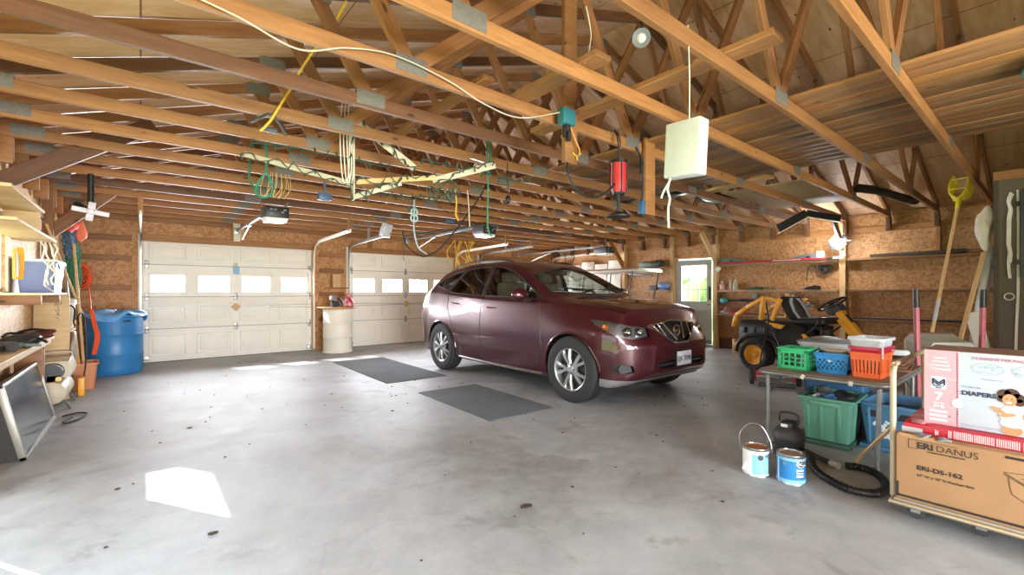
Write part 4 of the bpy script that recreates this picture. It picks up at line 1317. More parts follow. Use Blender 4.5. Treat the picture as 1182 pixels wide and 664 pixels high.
def crate(name, loc, rz, sx, sy, h, mm, label, kind):
    """open basket; kind: lattice, holes or slots"""
    t = thing(name, label, 'basket', loc, rz)
    tp = 1.0 if kind == 'lattice' else .86
    m = M()
    for ax, L, W in (('x', sx, sy), ('y', sy, sx)):
        for s in (-1, 1):
            def wall(u, z, d=0):
                k = tp+(1-tp)*z/h
                p = (s*(W/2*k-d), u*k) if ax == 'y' else (u*k, s*(W/2*k-d))
                return V((p[0], p[1], z))
            def slab(u0, u1, z0, z1):
                m.loft([[wall(u0, z, 0), wall(u1, z, 0), wall(u1, z, .006), wall(u0, z, .006)] for z in (z0, z1)])
            if kind == 'lattice':
                slab(-L/2, L/2, 0, .03)
                slab(-L/2, L/2, h-.035, h)
                slab(-L/2, -L/2+.025, 0, h)
                slab(L/2-.025, L/2, 0, h)
                n = 5
                for i in range(1, n): slab(-L/2+L*i/n-.005, -L/2+L*i/n+.005, .03, h-.035)
                for i in (1, 2): slab(-L/2, L/2, .03+(h-.065)*i/3-.004, .03+(h-.065)*i/3+.004)
            elif kind == 'slots':
                slab(-L/2, L/2, 0, .035)
                slab(-L/2, L/2, h*.72, h)
                n = 8
                for i in range(n+1):
                    c = -L/2+L*i/n
                    slab(max(c-L/n*.28, -L/2), min(c+L/n*.28, L/2), .035, h*.72)
            else:
                slab(-L/2, L/2, 0, .022)
                slab(-L/2, L/2, h-.045, h)
                n = 7
                rows = 4
                dz = (h-.067)/rows
                for r in range(rows):
                    z0 = .022+dz*r
                    slab(-L/2, L/2, z0, z0+dz*.45)
                    for i in range(n+1):
                        c = -L/2+L*(i+(.5 if r % 2 else 0))/n
                        a, b = max(c-L/n*.30, -L/2), min(c+L/n*.30, L/2)
                        if b > a: slab(a, b, z0, z0+dz)
    m.bx(-sx/2*tp, sx/2*tp, -sy/2*tp, sy/2*tp, 0, .006)
    obj('basket', m, mm, t, recalc=True)
    rim = M()
    e = .008
    pts = [(-sx/2, -sy/2, h), (sx/2, -sy/2, h), (sx/2, sy/2, h), (-sx/2, sy/2, h)]
    for a, b in zip(pts, pts[1:]+pts[:1]): rim.bar(a, b, .02, .014, .004)
    obj('rim', rim, mm, t)
    return t
crate('milk_crate', (4.17, 1.36, .623), rad(-4), .22, .22, .165, mat('green_crate_plastic', '35C183', .4, 0, .06), 'small bright green lattice crate on the table edge', 'lattice')
bb = crate('laundry_basket', (4.20, 1.115, .623), rad(4), .25, .22, .15, mat('blue_basket_plastic', '2C8AD2', .4, 0, .06), 'bright blue basket with round holes on the table', 'holes')
ob = crate('storage_basket', (4.19, .885, .623), rad(-3), .27, .19, .18, mat('orange_basket_plastic', 'F4713A', .4, 0, .05), 'orange slotted basket at the near end of the table', 'slots')
t = thing('paper_plates', 'white plates and cloth heaped in the blue basket', 'plates', (4.20, 1.115, .70))
obj('plate', M().lathe([(0, .0), (.06, .0), (.095, .025), (.1, .027), (.1, .03), (.06, .006), (0, .006)], 28, Matrix.Translation((0, -.01, .07))), WHITE, t)
obj('cloth', M().lump((0, .0, .035), (.09, .08, .04), .5, 4), mat('white_cloth', 'E4E8EC', .8, 0, .05), t)
def tray(name, loc, rz, sx, sy, h, mm, label, cat, tp=.88, lip=.012, th=.006):
    t = thing(name, label, cat, loc, rz)
    m = M()
    def rect(k, z, d=0, r=.03):
        a, b = sx/2*k-d, sy/2*k-d
        o = []
        for cx_, cy_, a0 in ((a-r, b-r, 0), (-a+r, b-r, PI/2), (-a+r, -b+r, PI), (a-r, -b+r, 3*PI/2)):
            for i in range(4): o.append(V((cx_+r*math.cos(a0+PI/6*i), cy_+r*math.sin(a0+PI/6*i), z)))
        return o
    m.loft([rect(tp, 0), rect(1, h-.02), rect(1, h-.02, -lip), rect(1, h, -lip), rect(1, h, th), rect(tp, th, th)])
    obj('tub', m, mm, t, angle=45)
    return t
CLEARP = mat('translucent_grey_plastic', 'C6CCD2', .25, 0, .05)
rt = tray('red_bowl', (4.19, .885, .80), rad(-3), .275, .195, .05, mat('crimson_plastic', 'BE2344', .4, 0, .06), 'crimson tray nested on top of the orange basket', 'tray', .93)
t = tray('clear_tub', (4.19, .885, .835), rad(-3), .285, .20, .08, CLEARP, 'clear grey tub nested on top of the crimson tray', 'tub', .9)
obj('handle', M().tube(cr([(.14, .10, .07), (.15, .105, .03), (.15, .105, -.06)], 4), .006, 6).tube(cr([(-.14, -.10, .07), (-.15, -.105, .03), (-.15, -.105, -.06)], 4), .006, 6), CLEARP, t)
t = tray('storage_box', (4.66, 1.26, .623), rad(4), .34, .42, .19, CLEARP, 'long clear storage box behind the blue basket', 'box', .9)
obj('lid', M().box((0, 0, .195), (.36, .45, .012), None, .005).lump((0, 0, .20), (.15, .18, .03), .4, 9), GREY, t)
t = thing('folded_boards', 'stack of brown boards with a grey pad at the table end', 'boards', (4.80, .90, .623), rad(6))
for i in range(4): obj('board', M().box((RND.uniform(-.02, .02), RND.uniform(-.02, .02), .012+.024*i), (.5, .27, .02), (0, 0, RND.uniform(-.08, .08)), .004), mat('brown_board', '6E4A36', .6, 0, .2), t)
obj('pad', M().box((.0, -.02, .125), (.28, .2, .05), (0, rad(6), .2), .02), mat('grey_vinyl_pad', 'AEB3B5', .5, 0, .06), t)
# ------------------------------------------------------------------ totes under the table
def tote(name, loc, rz, sx, sy, h, mm, label, tp=.84):
    t = tray(name, loc, rz, sx, sy, h, mm, label, 'storage tote', tp, .02, .008)
    return t
GT = mat('green_tote_plastic', '5E9A84', .45, 0, .06, 3)
BT = mat('blue_tote_plastic', '4B7A9E', .45, 0, .08, 3)
t = obj('tote_cover', M().box((0, 0, .022), (.44, .40, .044), None, .015), mat('dark_green_plastic', '33584A', .5, 0, .1), None, (4.47, 1.24, 0), (0, 0, rad(3)))
tag(t, 'dark green lid lying flat beneath the green tote', 'lid')
t = tote('storage_tote', (4.47, 1.205, .046), rad(3), .46, .36, .35, GT, 'faded green open tote of odds and ends under the table')
obj('grip', M().box((-.225, 0, .30), (.03, .2, .04), None, .01), GT, t)
for y in (-.09, .03, .12): obj('rib', M().box((-.212, y, .15), (.012, .025, .28), (0, rad(-5), 0), .004), GT, t)
junk = [((-.1, .1), .05, 'D6E4EE'), ((-.12, -.02), .045, '3A6EA5'), ((-.02, .05), .05, 'C8CBC8'), ((-.1, -.1), .06, '222326'), ((.05, -.08), .07, '1E1E20'), ((.08, .08), .06, '55585C')]
for i, (p, r, c) in enumerate(junk):
    b = obj('bundle', M().lump((p[0], p[1], .31+.03*(i % 2)), (r, r*1.1, r*.8), .5, i+20), mat('tote_contents', c, .6, 0, .1))
    tag(b, ('pale blue plastic bag', 'blue cloth bundle', 'silver bundle', 'small black bag', 'large black bag', 'dark grey bundle')[i]+' inside the faded green tote', 'bundle', 'bundles in the green tote')
    b.location = (4.47, 1.205, .046)
t = obj('tote_cover', M().box((0, 0, .02), (.5, .42, .04), None, .015), BT, None, (4.70, .80, 0), (0, 0, rad(-4)))
tag(t, 'blue lid lying flat beneath the blue tote', 'lid')
t = tote('storage_tote', (4.68, .79, .042), rad(-3), .52, .42, .34, BT, 'blue open tote with white splotched print behind the table leg')
obj('black_fill', M().bx(-.22, .22, -.17, .17, .18, .27, .02), BLACK, t)  # solid black block filling the inside of the tote
for y in (.12, -.08):
    m = M()
    m.prism([(-.05, 0), (.05, 0), (.028, .06), (-.028, .06)], .006, Matrix.Translation((-.252, y, .23)) @ Matrix.Rotation(PI/2, 4, 'Z') @ Matrix.Rotation(PI/2, 4, 'X') @ Matrix.Translation((0, 0, -.003)))
    obj('hand_hole', m, BLACK, t)
m = M()
g = random.Random(11)
for i in range(34):
    y, z = g.uniform(.0, .12), g.uniform(.07, .2)
    m.box((-.2175-.0385*(z/.32)-.003, y, z), (.003, g.uniform(.01, .035), g.uniform(.006, .016)), (g.uniform(-1, 1), rad(-7), 0))
obj('print', m, mat('white_print', 'E2E6E8', .6, 0, .05), t)
for y in (.15, -.15): obj('rib', M().box((-.245, y, .16), (.014, .02, .28), (0, rad(-6), 0), .004), BT, t)
t = tote('storage_tote', (4.92, 1.28, .0), rad(1), .36, .46, .46, mat('dark_blue_plastic', '2F5C86', .45, 0, .08), 'dark blue tote behind the other totes, under the table')
# ------------------------------------------------------------------ paint cans, shop vacuum, hose
def arc(t, name, r, a0, a1, z0, z1, mm, d=.0012, n=20):
    m = M()
    m.loft([[V((q*math.cos(a), q*math.sin(a), z)) for q, z in ((r, z0), (r, z1), (r+d, z1), (r+d, z0))] for a in [a0+(a1-a0)*i/n for i in range(n+1)]])
    return obj(name, m, mm, t)
def can(loc, label, base, rust):
    t = thing('paint_can', label, 'paint can', loc, 0, 'paint cans')
    obj('can', M().lathe([(0, .004), (.079, .004), (.083, 0), (.083, .006), (.081, .01), (.081, .178), (.084, .184), (.083, .19), (.072, .19), (.070, .178), (0, .178)], 40), STEEL, t)
    arc(t, 'label_band', .0815, 0, 2*PI, .012, .172, base)
    obj('lid', M().lathe([(0, .183), (.062, .181), (.068, .187), (.07, .18), (.07, .176), (0, .176)], 36), rust, t)
    m = M()
    for s in (-1, 1): m.cyl((s*.03, s*.078, .15), (s*.034, s*.088, .15), .012, n=12)
    obj('ear', m, STEEL, t)
    return t
toc = math.atan2(-1.28, -3.3)
t = can((3.27, 1.325, 0), 'white paint can with a turquoise label and raised handle', mat('white_label', 'E4E6E2', .5, 0, .05), mat('rusty_lid', 'A06A3A', .7, .1, .3, 12))
arc(t, 'turquoise_label', .0828, toc-.25, toc+1.05, .02, .15, mat('turquoise_print', '7CC0CF', .5, 0, .08))
arc(t, 'side_print', .0828, toc+1.1, toc+1.35, .02, .16, mat('dark_print', '4A5560', .5, 0, .3, 40))
m = M().cyl((0, 0, 0), (0, 0, .002), .018, n=20)
o = obj('round_badge', m, mat('badge_black', '30363C', .5), t)
a = toc+.35
o.location = (.083*math.cos(a), .083*math.sin(a), .135)
o.rotation_euler = (0, PI/2, a)
obj('torn_label', M().loft([[V((.084*math.cos(b)*k, .084*math.sin(b)*k, z)) for k, z in ((1, .09), (1.15+.3*q, .05), (1.15+.3*q, .047), (1, .087))] for q, b in ((0, toc-.35), (.5, toc-.6), (.8, toc-.8))]), WHITE, t)
obj('bail_handle', M().tube(cr([(-.03, .085, .15), (-.045, .09, .26), (-.0, .05, .33), (.03, -.02, .325), (.05, -.07, .23), (.034, -.088, .15)], 6), .003, 6), STEEL, t)
t = can((3.315, 1.125, 0), 'blue paint can with a white oval badge', mat('blue_label', '2A7FC4', .45, 0, .12, 9), mat('worn_lid', 'A08E7C', .6, .2, .2, 12))
arc(t, 'sky_band', .0828, 0, 2*PI, .012, .035, mat('light_blue_print', '7DBBE4', .5))
arc(t, 'sky_band', .0828, 0, 2*PI, .155, .172, bpy.data.materials['light_blue_print'])
arc(t, 'white_panel', .083, toc+.35, toc+.95, .055, .105, mat('pale_panel', 'C9E0F0', .5))
arc(t, 'side_print', .083, toc-1.1, toc-.95, .02, .16, bpy.data.materials['pale_panel'])
OVW = mat('badge_white', 'EDEFF1', .5)
for nm, k, mm, r in (('oval_badge', 1, OVW, .0832), ('oval_core', .82, bpy.data.materials['badge_black'], .0836)):
    m = M()
    rg = []
    for i in range(25):
        f = -1+2*i/24
        w = math.sqrt(max(0, 1-f*f))*.024*k+1e-4
        a = toc+.72+f*.38*k
        rg.append([V((r*math.cos(a), r*math.sin(a), .14-w)), V((r*math.cos(a), r*math.sin(a), .14+w)), V((r*1.008*math.cos(a), r*1.008*math.sin(a), .14+w)), V((r*1.008*math.cos(a), r*1.008*math.sin(a), .14-w))])
    m.loft(rg)
    obj(nm, m, mm, t)
a = toc+.72
mt = Matrix.Translation((.0855*math.cos(a), .0855*math.sin(a), .131)) @ Matrix.Rotation(a+PI/2, 4, 'Z') @ Matrix.Rotation(PI/2, 4, 'X')
text('badge_lettering', 'ACE', .03, mt, OVW, t, 'CENTER', .0008)
a = toc+.66
for i, s in enumerate(('EXTERIOR', 'FLAT PAINT')):
    mt = Matrix.Translation((.0855*math.cos(a), .0855*math.sin(a), .085-.016*i)) @ Matrix.Rotation(a+PI/2, 4, 'Z') @ Matrix.Rotation(PI/2, 4, 'X')
    text('panel_lettering', s, .010, mt, mat('navy_ink', '23467A', .5), t, 'CENTER', .0003)
a = toc-.45
o = obj('round_badge', M().cyl((0, 0, 0), (0, 0, .002), .011, n=20), GREY, t)
o.location = (.083*math.cos(a), .083*math.sin(a), .135)
o.rotation_euler = (0, PI/2, a)
VAC = mat('vacuum_black', '2C2F35', .4, 0, .12)
t = thing('shop_vacuum', 'small black shop vacuum behind the paint cans', 'vacuum', (3.72, 1.275, 0))
obj('tank', M().lathe([(0, .03), (.088, .03), (.096, .045), (.1, .15), (.098, .17), (0, .17)], 36), VAC, t)
obj('lid', M().lathe([(.102, .165), (.107, .17), (.107, .19), (.1, .21), (.085, .235), (.065, .248), (0, .25)], 36), DGREY, t)
obj('motor_housing', M().box((0, 0, .26), (.12, .10, .07), None, .025, 3), VAC, t)
obj('handle', M().tube(cr([(.0, .065, .28), (.0, .06, .335), (.0, .03, .35), (.0, -.03, .35), (.0, -.06, .335), (.0, -.065, .28)], 5), .008, 8), VAC, t)
obj('badge', M().box((-.061, .01, .265), (.004, .045, .022), None, .004), OVW, t)
for a in (.4, 2.5, 4.6): obj('caster', M().ball((.075*math.cos(a), .075*math.sin(a), .018), (.022, .022, .018), 10), BLACK, t)
obj('hose_port', M().cyl((-.04, -.09, .10), (-.06, -.15, .10), .026), BLACK, t)
hp = cr([(3.67, 1.12, .10), (3.56, 1.06, .04), (3.44, .93, .028), (3.38, .80, .028), (3.45, .70, .028), (3.62, .69, .028), (3.79, .76, .028), (3.86, .86, .028), (3.82, .95, .03)], 14)
rs = [.024+.0025*math.sin(i*PI*.66) for i in range(len(hp))]
o = obj('vacuum_hose', M().tube(hp, .024, 10, rs=rs), BLACK)
tag(o, 'black ribbed vacuum hose curled on the floor', 'hose')
t = thing('vacuum_wand', 'grey vacuum wand with a pale nozzle lying on the floor', 'vacuum wand', (3.83, 1.1, 0))
obj('pipe', M().cyl((.12, .16, .022), (-.01, -.06, .022), .019), DGREY, t)
obj('nozzle', M().cyl((-.01, -.06, .022), (-.04, -.115, .022), .021, .024), CLEARP, t)
# ------------------------------------------------------------------ flat cart, sink carton, red box, diaper box
CT = mat('tan_metal', 'B9A98C', .45, .35, .06)
t = thing('flat_cart', 'low rolling cart with a tan tube handle carrying cartons', 'cart', (3.45, .1, 0))
obj('deck', M().bx(-.30, .72, -.55, .47, .115, .14, .006), mat('grey_deck_board', 'A39B8A', .7, 0, .12), t)
obj('deck_frame', M().tube([(-.31, -.56, .118), (-.31, .48, .118), (.73, .48, .118), (.73, -.56, .118)], .012, 8, True), CT, t, angle=60)
obj('handle', M().tube(cr([(-.22, .485, .12), (-.22, .485, .5), (-.22, .485, .78), (-.19, .485, .83), (-.13, .485, .845), (.62, .485, .845), (.68, .485, .83), (.71, .485, .78), (.71, .485, .5), (.71, .485, .12)], 4), .0145, 10), CT, t)
for x, y in ((-.14, .40), (-.12, .15), (.62, .40), (-.22, -.45), (.62, -.45)):
    c = obj('caster', M().lathe([(0, -.016), (.034, -.016), (.038, -.01), (.038, .01), (.034, .016), (0, .016)], 20, Matrix.Translation((x, y, .038)) @ Matrix.Rotation(PI/2, 4, 'Y')), DGREY, t)
    obj('fork', M().bx(x-.026, x-.02, y-.02, y+.02, .035, .11).bx(x+.02, x+.026, y-.02, y+.02, .035, .11).bx(x-.03, x+.03, y-.03, y+.03, .10, .115), GALV, c)
INK = mat('black_ink', '2B2420', .6, 0, .05)
def facem(x, y, z): return Matrix.Translation((x, y, z)) @ Matrix(((0, 0, -1, 0), (-1, 0, 0, 0), (0, 1, 0, 0), (0, 0, 0, 1)))
t = thing('sink_carton', 'brown carton with black lettering and a sink drawing, lying on the cart', 'cardboard box', (3.45, .1, .142))
X0 = -.30
obj('carton', M().bx(X0, .25, -.45, .458, 0, .345, .006), CARD, t)
obj('flap', M().loft([[V((X0-.002, y, .335)), V((X0+.0, y+.01, .352)), V((X0+.006, y+.01, .352)), V((X0+.006, y, .335))] for y in (.44, .36, .30)]), CARD, t)
obj('torn_flap', M().lump((X0+.03, .35, .352), (.04, .03, .012), .5, 8).lump((X0+.02, .27, .35), (.02, .03, .01), .5, 9), GREY, t)
m = M()
e = X0-.0012
m.bx(e-.001, e+.002, -.44, .455, .012, .024).bx(e-.001, e+.002, .447, .459, .012, .09).bx(e-.001, e+.002, -.44, .06, .322, .334)
obj('printed_border', m, INK, t)
m = M()
for a, b, c, d in ((.37, .408, .281, .283), (.22, .408, .326, .328), (.406, .408, .281, .328)): m.bx(e-.001, e+.002, a, b, c, d)
obj('logo_frame', m, INK, t)
text('lettering_bold', 'ERI', .044, facem(e-.0008, .375, .288), INK, t, 'LEFT', .0016, 1.1)
text('lettering', 'DANUS', .046, facem(e-.0008, .301, .288), INK, t, 'LEFT', -.0004, 1.0)
text('small_lettering', 'KITCHEN & BATH DISTRIBUTORS', .009, facem(e-.0008, .335, .274), INK, t, 'LEFT', .0003, 1.05)
text('lettering_bold', 'ERI-DS-162', .032, facem(e-.0008, .375, .175), INK, t, 'LEFT', .0009, 1.15)
text('small_lettering', '33" W x 18" D Kitchen Sink', .017, facem(e-.0008, .375, .14), INK, t, 'LEFT', .0002, 1.1)
m = M()
def ln(a, b, w=.0018): m.bar((e, a[0]+.03, a[1]), (e, b[0]+.03, b[1]), w, .002, 0, (1, 0, 0))
for a, b in (((.035, .255), (-.4, .30)), ((.035, .255), (-.11, .17)), ((-.11, .17), (-.43, .205)), ((.035, .248), (-.11, .163)), ((-.11, .163), (-.43, .198)), ((.02, .24), (.01, .16)), ((.01, .16), (-.105, .085)), ((-.105, .085), (-.105, .163)), ((-.105, .085), (-.43, .12)), ((-.02, .24), (-.36, .27)), ((-.05, .222), (-.40, .25)), ((-.03, .235), (-.115, .18))): ln(a, b)
for k in range(8):
    a0, a1 = PI*k/8, PI*(k+1)/8
    ln((-.14-.03*math.cos(a0), .19+.03*math.sin(a0)), (-.14-.03*math.cos(a1), .19+.03*math.sin(a1)))
obj('sink_drawing', m, INK, t)
text('recycle_mark', '162', .03, facem(e-.0008, -.2, .03), INK, t)
# red box
RB = mat('red_printed_card', 'BE1F38', .45, 0, .06)
t = thing('red_carton', 'flat red carton with white print under the diaper box', 'cardboard box', (3.50, .1, .489))
obj('carton', M().bx(-.28, .20, -.45, .44, 0, .05, .004), RB, t)
obj('torn_wrap', M().lump((-.2, .38, .052), (.07, .05, .008), .5, 3).lump((-.1, .40, .053), (.06, .04, .008), .5, 6), mat('pink_wrap', 'C98A93', .3, 0, .2), t)
obj('end_flap', M().loft([[V((-.282, .44, z)), V((-.285, .36+.04*z/.05, z)), V((-.288, .36, z)), V((-.286, .445, z))] for z in (.002, .03)]), mat('pale_wrap', 'B8B4B8', .3, 0, .1), t)
m = M()
g = random.Random(2)
for c0, w in ((.262, .012), (.242, .066), (.168, .068), (.092, .078), (.005, .09)):
    u = c0
    while u > c0-w:
        z = .006
        while z < .043:
            L = g.uniform(.003, .009)
            m.bx(-.2815, -.2795, u-.0042, u, z, min(z+L, .045))
            z += L+.0012
        u -= .0072
obj('printed_text', m, mat('pink_ink', 'F2C9CF', .5), t)
text('box_lettering', 'YSY', .018, Matrix.Translation((-.2815, .30, .008)) @ Matrix(((0, 0, -1, 0), (0, 1, 0, 0), (1, 0, 0, 0), (0, 0, 0, 1))), bpy.data.materials['pink_ink'], t, 'LEFT', .0008, .95)
# diaper box
DW = mat('diaper_box_white', 'BFCBD8', .45, 0, .02)
DP = mat('diaper_box_pink', 'DE9DA8', .45, 0, .05)
t = thing('diaper_box', 'white and pink DIAPERS box on top of the red carton', 'cardboard box', (3.50, .1, .541))
obj('carton', M().bx(-.20, .14, -.45, .365, 0, .395, .003), DW, t)
e = -.2012
m = M().bx(e-.0006, e+.003, .235, .365, .0, .395)
for i in range(26): m.cyl((e-.0006, .235, .008+.015*i), (e+.003, .235, .008+.015*i), .006, n=10)
m.bx(-.20, .14, .364, .3658, 0, .395)
obj('pink_panel', m, DP, t)
obj('top_face', M().bx(-.197, .137, -.448, .363, .394, .397), mat('brown_box_top', '8A6C60', .6, 0, .08), t)
NAVY = mat('navy_print', '2B3350', .5)
e -= .0012
obj('logo_square', M().bx(e-.0004, e+.001, .279, .339, .19, .255), DW, t)
m = M()
for a, b in (((.331, .212), (.331, .243)), ((.286, .212), (.286, .243)), ((.331, .243), (.3085, .222)), ((.286, .243), (.3085, .222)), ((.331, .231), (.3085, .212)), ((.286, .231), (.3085, .212))): m.bar((e-.001, a[0], a[1]), (e-.001, b[0], b[1]), .007, .0012, 0, (1, 0, 0))
obj('logo_mark', m, NAVY, t)
text('logo_lettering', "Member's", .011, facem(e-.001, .309, .203), NAVY, t, 'CENTER', .0002)
text('logo_lettering', "Mark", .011, facem(e-.001, .309, .193), NAVY, t, 'CENTER', .0002)
WI = mat('white_ink', 'F4F2F2', .5)
text('size_number', '7', .055, facem(e, .309, .132), WI, t, 'CENTER', .0015, 1.2)
for i, s in enumerate(('41+ lb', '18+ kg')): text('small_lettering', s, .016, facem(e, .309, .108-.016*i), WI, t, 'CENTER', .0004)
m = M()
for z in (.07, .047, .024):
    obj('printed_icon', M().cyl((e-.0004, .338, z), (e+.001, .338, z), .006, n=12), WI, t)
    obj('printed_line', M().bx(e-.0004, e+.001, .275, .33, z-.005, z+.005), WI, t)
for i in range(4): m.bx(e-.0004, e+.001, .26+.006*i, .345-.004*i, .292+.02*i, .300+.02*i, .0004)
obj('printed_lines', m, mat('pale_pink_ink', 'EEC3C9', .5), t)
g = random.Random(4)
m = M()
for i in range(26):
    m.box((e+.0006, g.uniform(.245, .355), g.uniform(.01, .385)), (.0008, .022, .005), (g.uniform(-.4, .4), 0, 0))
obj('feather_pattern', m, mat('mid_pink_ink', 'E6AEB7', .5), t)
text('title', 'DIAPERS', .030, facem(e, .222, .175), NAVY, t, 'LEFT', .0013, 1.12)
text('subtitle', 'PREMIUM', .014, facem(e, .222, .213), mat('pale_blue_ink', '9FB4CC', .5), t, 'LEFT', .0003, 1.2)
text('tagline', '2 DESIGNS PER PACK!', .019, facem(e, .185, .362), mat('mauve_ink', 'B77F92', .5), t, 'LEFT', .0006, 1.1)
m = M()
for cx_ in (.125, -.015):
    for k in range(16):
        a0, a1 = 2*PI*k/16, 2*PI*(k+1)/16
        f = lambda a: (e, cx_-.052*math.cos(a)*(1+.12*math.cos(2*a)), .318+.030*math.sin(a))
        m.bar(f(a0), f(a1), .0022, .001, 0, (1, 0, 0))
    g = random.Random(int(cx_*1000))
    for k in range(22): m.box((e, cx_+g.uniform(-.045, .045), .318+g.uniform(-.026, .026)), (.001, .009, .003), (g.uniform(-1, 1), 0, 0))
obj('diaper_drawing', m, mat('grey_blue_ink', 'A9BCCB', .5), t)
text('small_lettering', 'Designs may vary', .011, facem(e, .15, .262), bpy.data.materials['grey_blue_ink'], t, 'LEFT', .0002)
m = M()
for k in range(20):
    a0, a1 = 2*PI*k/20, 2*PI*(k+1)/20
    m.bar((e, .236-.024*math.cos(a0), .125+.024*math.sin(a0)), (e, .236-.024*math.cos(a1), .125+.024*math.sin(a1)), .002, .001, 0, (1, 0, 0))
obj('stamp_ring', m, bpy.data.materials['grey_blue_ink'], t)
obj('stamp_field', M().cyl((e+.0005, .236, .125), (e-.0002, .236, .125), .022, n=24), DW, t)
text('small_lettering', '12-hour leak protection with overnight comfort', .010, facem(e, .222, .018), bpy.data.materials['grey_blue_ink'], t, 'LEFT', .0002)
text('count_lettering', '120', .034, facem(e, -.012, .045), NAVY, t, 'LEFT', .0012)
obj('corner_flash', M().bx(e-.0004, e+.001, -.2, -.006, .205, .25), mat('magenta_print', 'D24B93', .5), t)
text('flash_lettering', 'NEW DRY', .02, facem(e-.001, -.012, .22), WI, t, 'LEFT', .0004)
# the child printed on the box: flat print
def disc(name, cy, cz, ry, rz_, mm, off=0, n=24, tilt=0):
    cy += .025
    m = M()
    pts = []
    for k in range(n):
        a = 2*PI*k/n
        y, z = ry*math.cos(a), rz_*math.sin(a)
        pts.append((-(cy+y*math.cos(tilt)-z*math.sin(tilt)), cz+y*math.sin(tilt)+z*math.cos(tilt)))
    m.prism(pts, .0006, Matrix.Translation((e-off, 0, 0)) @ Matrix(((0, 0, -1, 0), (-1, 0, 0, 0), (0, 1, 0, 0), (0, 0, 0, 1))))
    return obj(name, m, mm, t)
SKIN = mat('printed_skin', 'C98F66', .5, 0, .06)
HAIR = mat('printed_hair', '4A2F22', .6, 0, .2, 40)
SHIRT = mat('printed_shirt', 'F3F5F6', .5)
for i, (y, z, r) in enumerate(((.045, .20, .026), (.02, .207, .026), (0, .19, .022), (.055, .178, .016), (-.004, .168, .018))): disc('printed_hair', y, z, r, r, HAIR, .0004)
disc('printed_face', .028, .175, .024, .030, SKIN, .001)
disc('printed_smile', .030, .163, .010, .0045, SHIRT, .0016)
for y in (.037, .020): disc('printed_eye', y, .181, .003, .003, HAIR, .0016, 10)
disc('printed_torso', .015, .105, .048, .042, SHIRT, .0006)
disc('printed_arm', .065, .118, .030, .011, SKIN, .0012, 20, rad(28))
disc('printed_arm', .035, .100, .030, .010, SKIN, .0014, 20, rad(-14))
disc('printed_arm', -.028, .105, .014, .02, SKIN, .0012, 20, rad(20))
disc('printed_legs', .02, .028, .036, .026, SKIN, .0004)
disc('printed_diaper', .018, .062, .042, .022, SHIRT, .001)
m = M().tube([(e-.001, .075, .078), (e-.001, .045, .068), (e-.001, .005, .064)], .0012, 6)
obj('printed_waistband', m, bpy.data.materials['grey_blue_ink'], t)
o = beam('wooden_stick', (3.54, .635, .44), (3.92, .93, .03), .025, .012, PALEW)
tag(o, 'thin wooden stick leaning from the cartons to the floor', 'stick')
# ------------------------------------------------------------------ wheelbarrow stood on its nose
WBH = mat('faded_red_handle', 'B4616B', .5, 0, .12)
t = thing('wheelbarrow', 'grey wheelbarrow stood on end, its faded red handles upright with black grips', 'wheelbarrow', (5.54, .615, 0), math.atan2(-.37, .44))
for s in (-1, 1):
    h = obj('handle', M().bar((s*.27, .0, .1), (s*.293, 0, 1.13), .035, .035, .008), WBH, t)
    obj('grip', M().cyl((s*.293, 0, 1.11), (s*.295, 0, 1.27), .024, .021, 14), BLACK, h)
m = M()
TB = [(-.235, -.28), (-.18, -.34), (.18, -.34), (.235, -.28), (.245, .27), (.20, .32), (-.20, .32), (-.245, .27)]
rg = []
for q, y in ((.82, -.03), (.86, .05), (.97, .16), (1.0, .18), (.985, .18), (.84, .06), (.78, .0)):
    rg.append([V((x*q, y, .54+z*q)) for x, z in TB])
m.loft(rg)
obj('tub', m, mat('galvanised_tub', 'ABABA0', .5, .2, .12, 4, wear=('8A6A4C', .68)), t, angle=30)
obj('tub_rim', M().tube([(x, .18, .54+z) for x, z in TB], .014, 8, True), mat('rusty_rim', '77604F', .6, .3, .2), t, angle=60)
w = obj('wheel', M().lathe([(.08, -.04), (.15, -.045), (.165, -.02), (.165, .02), (.15, .045), (.08, .04), (.08, -.04)], 28, Matrix.Translation((0, -.06, .168)) @ Matrix.Rotation(PI/2, 4, 'Y')), RUBBER, t)
obj('hub', M().cyl((-.2, -.06, .168), (.2, -.06, .168), .014).cyl((-.035, -.06, .168), (.035, -.06, .168), .085), GREY, w)
# ------------------------------------------------------------------ long handled tools leaning by the closet
t = thing('fruit_picker', 'yellow wire fruit picker on a long pale pole', 'fruit picker', (6.2, .94, 0))
a, b = V((0, 0, 0)), V((1.17, -.20, 2.32))
dr = (b-a).normalized()
obj('pole', M().cyl(a, b, .016, n=12), PALEW, t)
obj('tape', M().cyl(a+dr*1.05, a+dr*1.3, .0175, n=12), CLEARP, t)
q = dr.to_track_quat('Z', 'Y').to_matrix().to_4x4()
mt = Matrix.Translation(b) @ q
YP = mat('yellow_coated_wire', 'D8C52C', .4, 0, .08)
m = M()
for k in range(9):
    x = -.085+.17*k/8
    m.tube([mt @ V(p) for p in cr([(.02, x*.5, .02), (.07, x*.9, .06), (.085, x, .16), (.075, x, .27), (.05, x, .29)], 3)], .006, 6)
for k in range(9):
    x = -.085+.17*k/8
    m.tube([mt @ V(p) for p in cr([(-.01, x*.5, .02), (-.06, x*.9, .06), (-.075, x, .16), (-.07, x, .24)], 3)], .006, 6)
for z, d in ((.10, .08), (.24, .08)): m.tube([mt @ V(p) for p in ((d, -.09, z), (d, .09, z), (-d*.9, .09, z), (-d*.9, -.09, z))], .007, 6, True)
obj('basket', m, YP, t, angle=60)
obj('ferrule', M().cyl(mt @ V((0, 0, -.12)), mt @ V((0, 0, .04)), .02, .028, 14), YP, t)
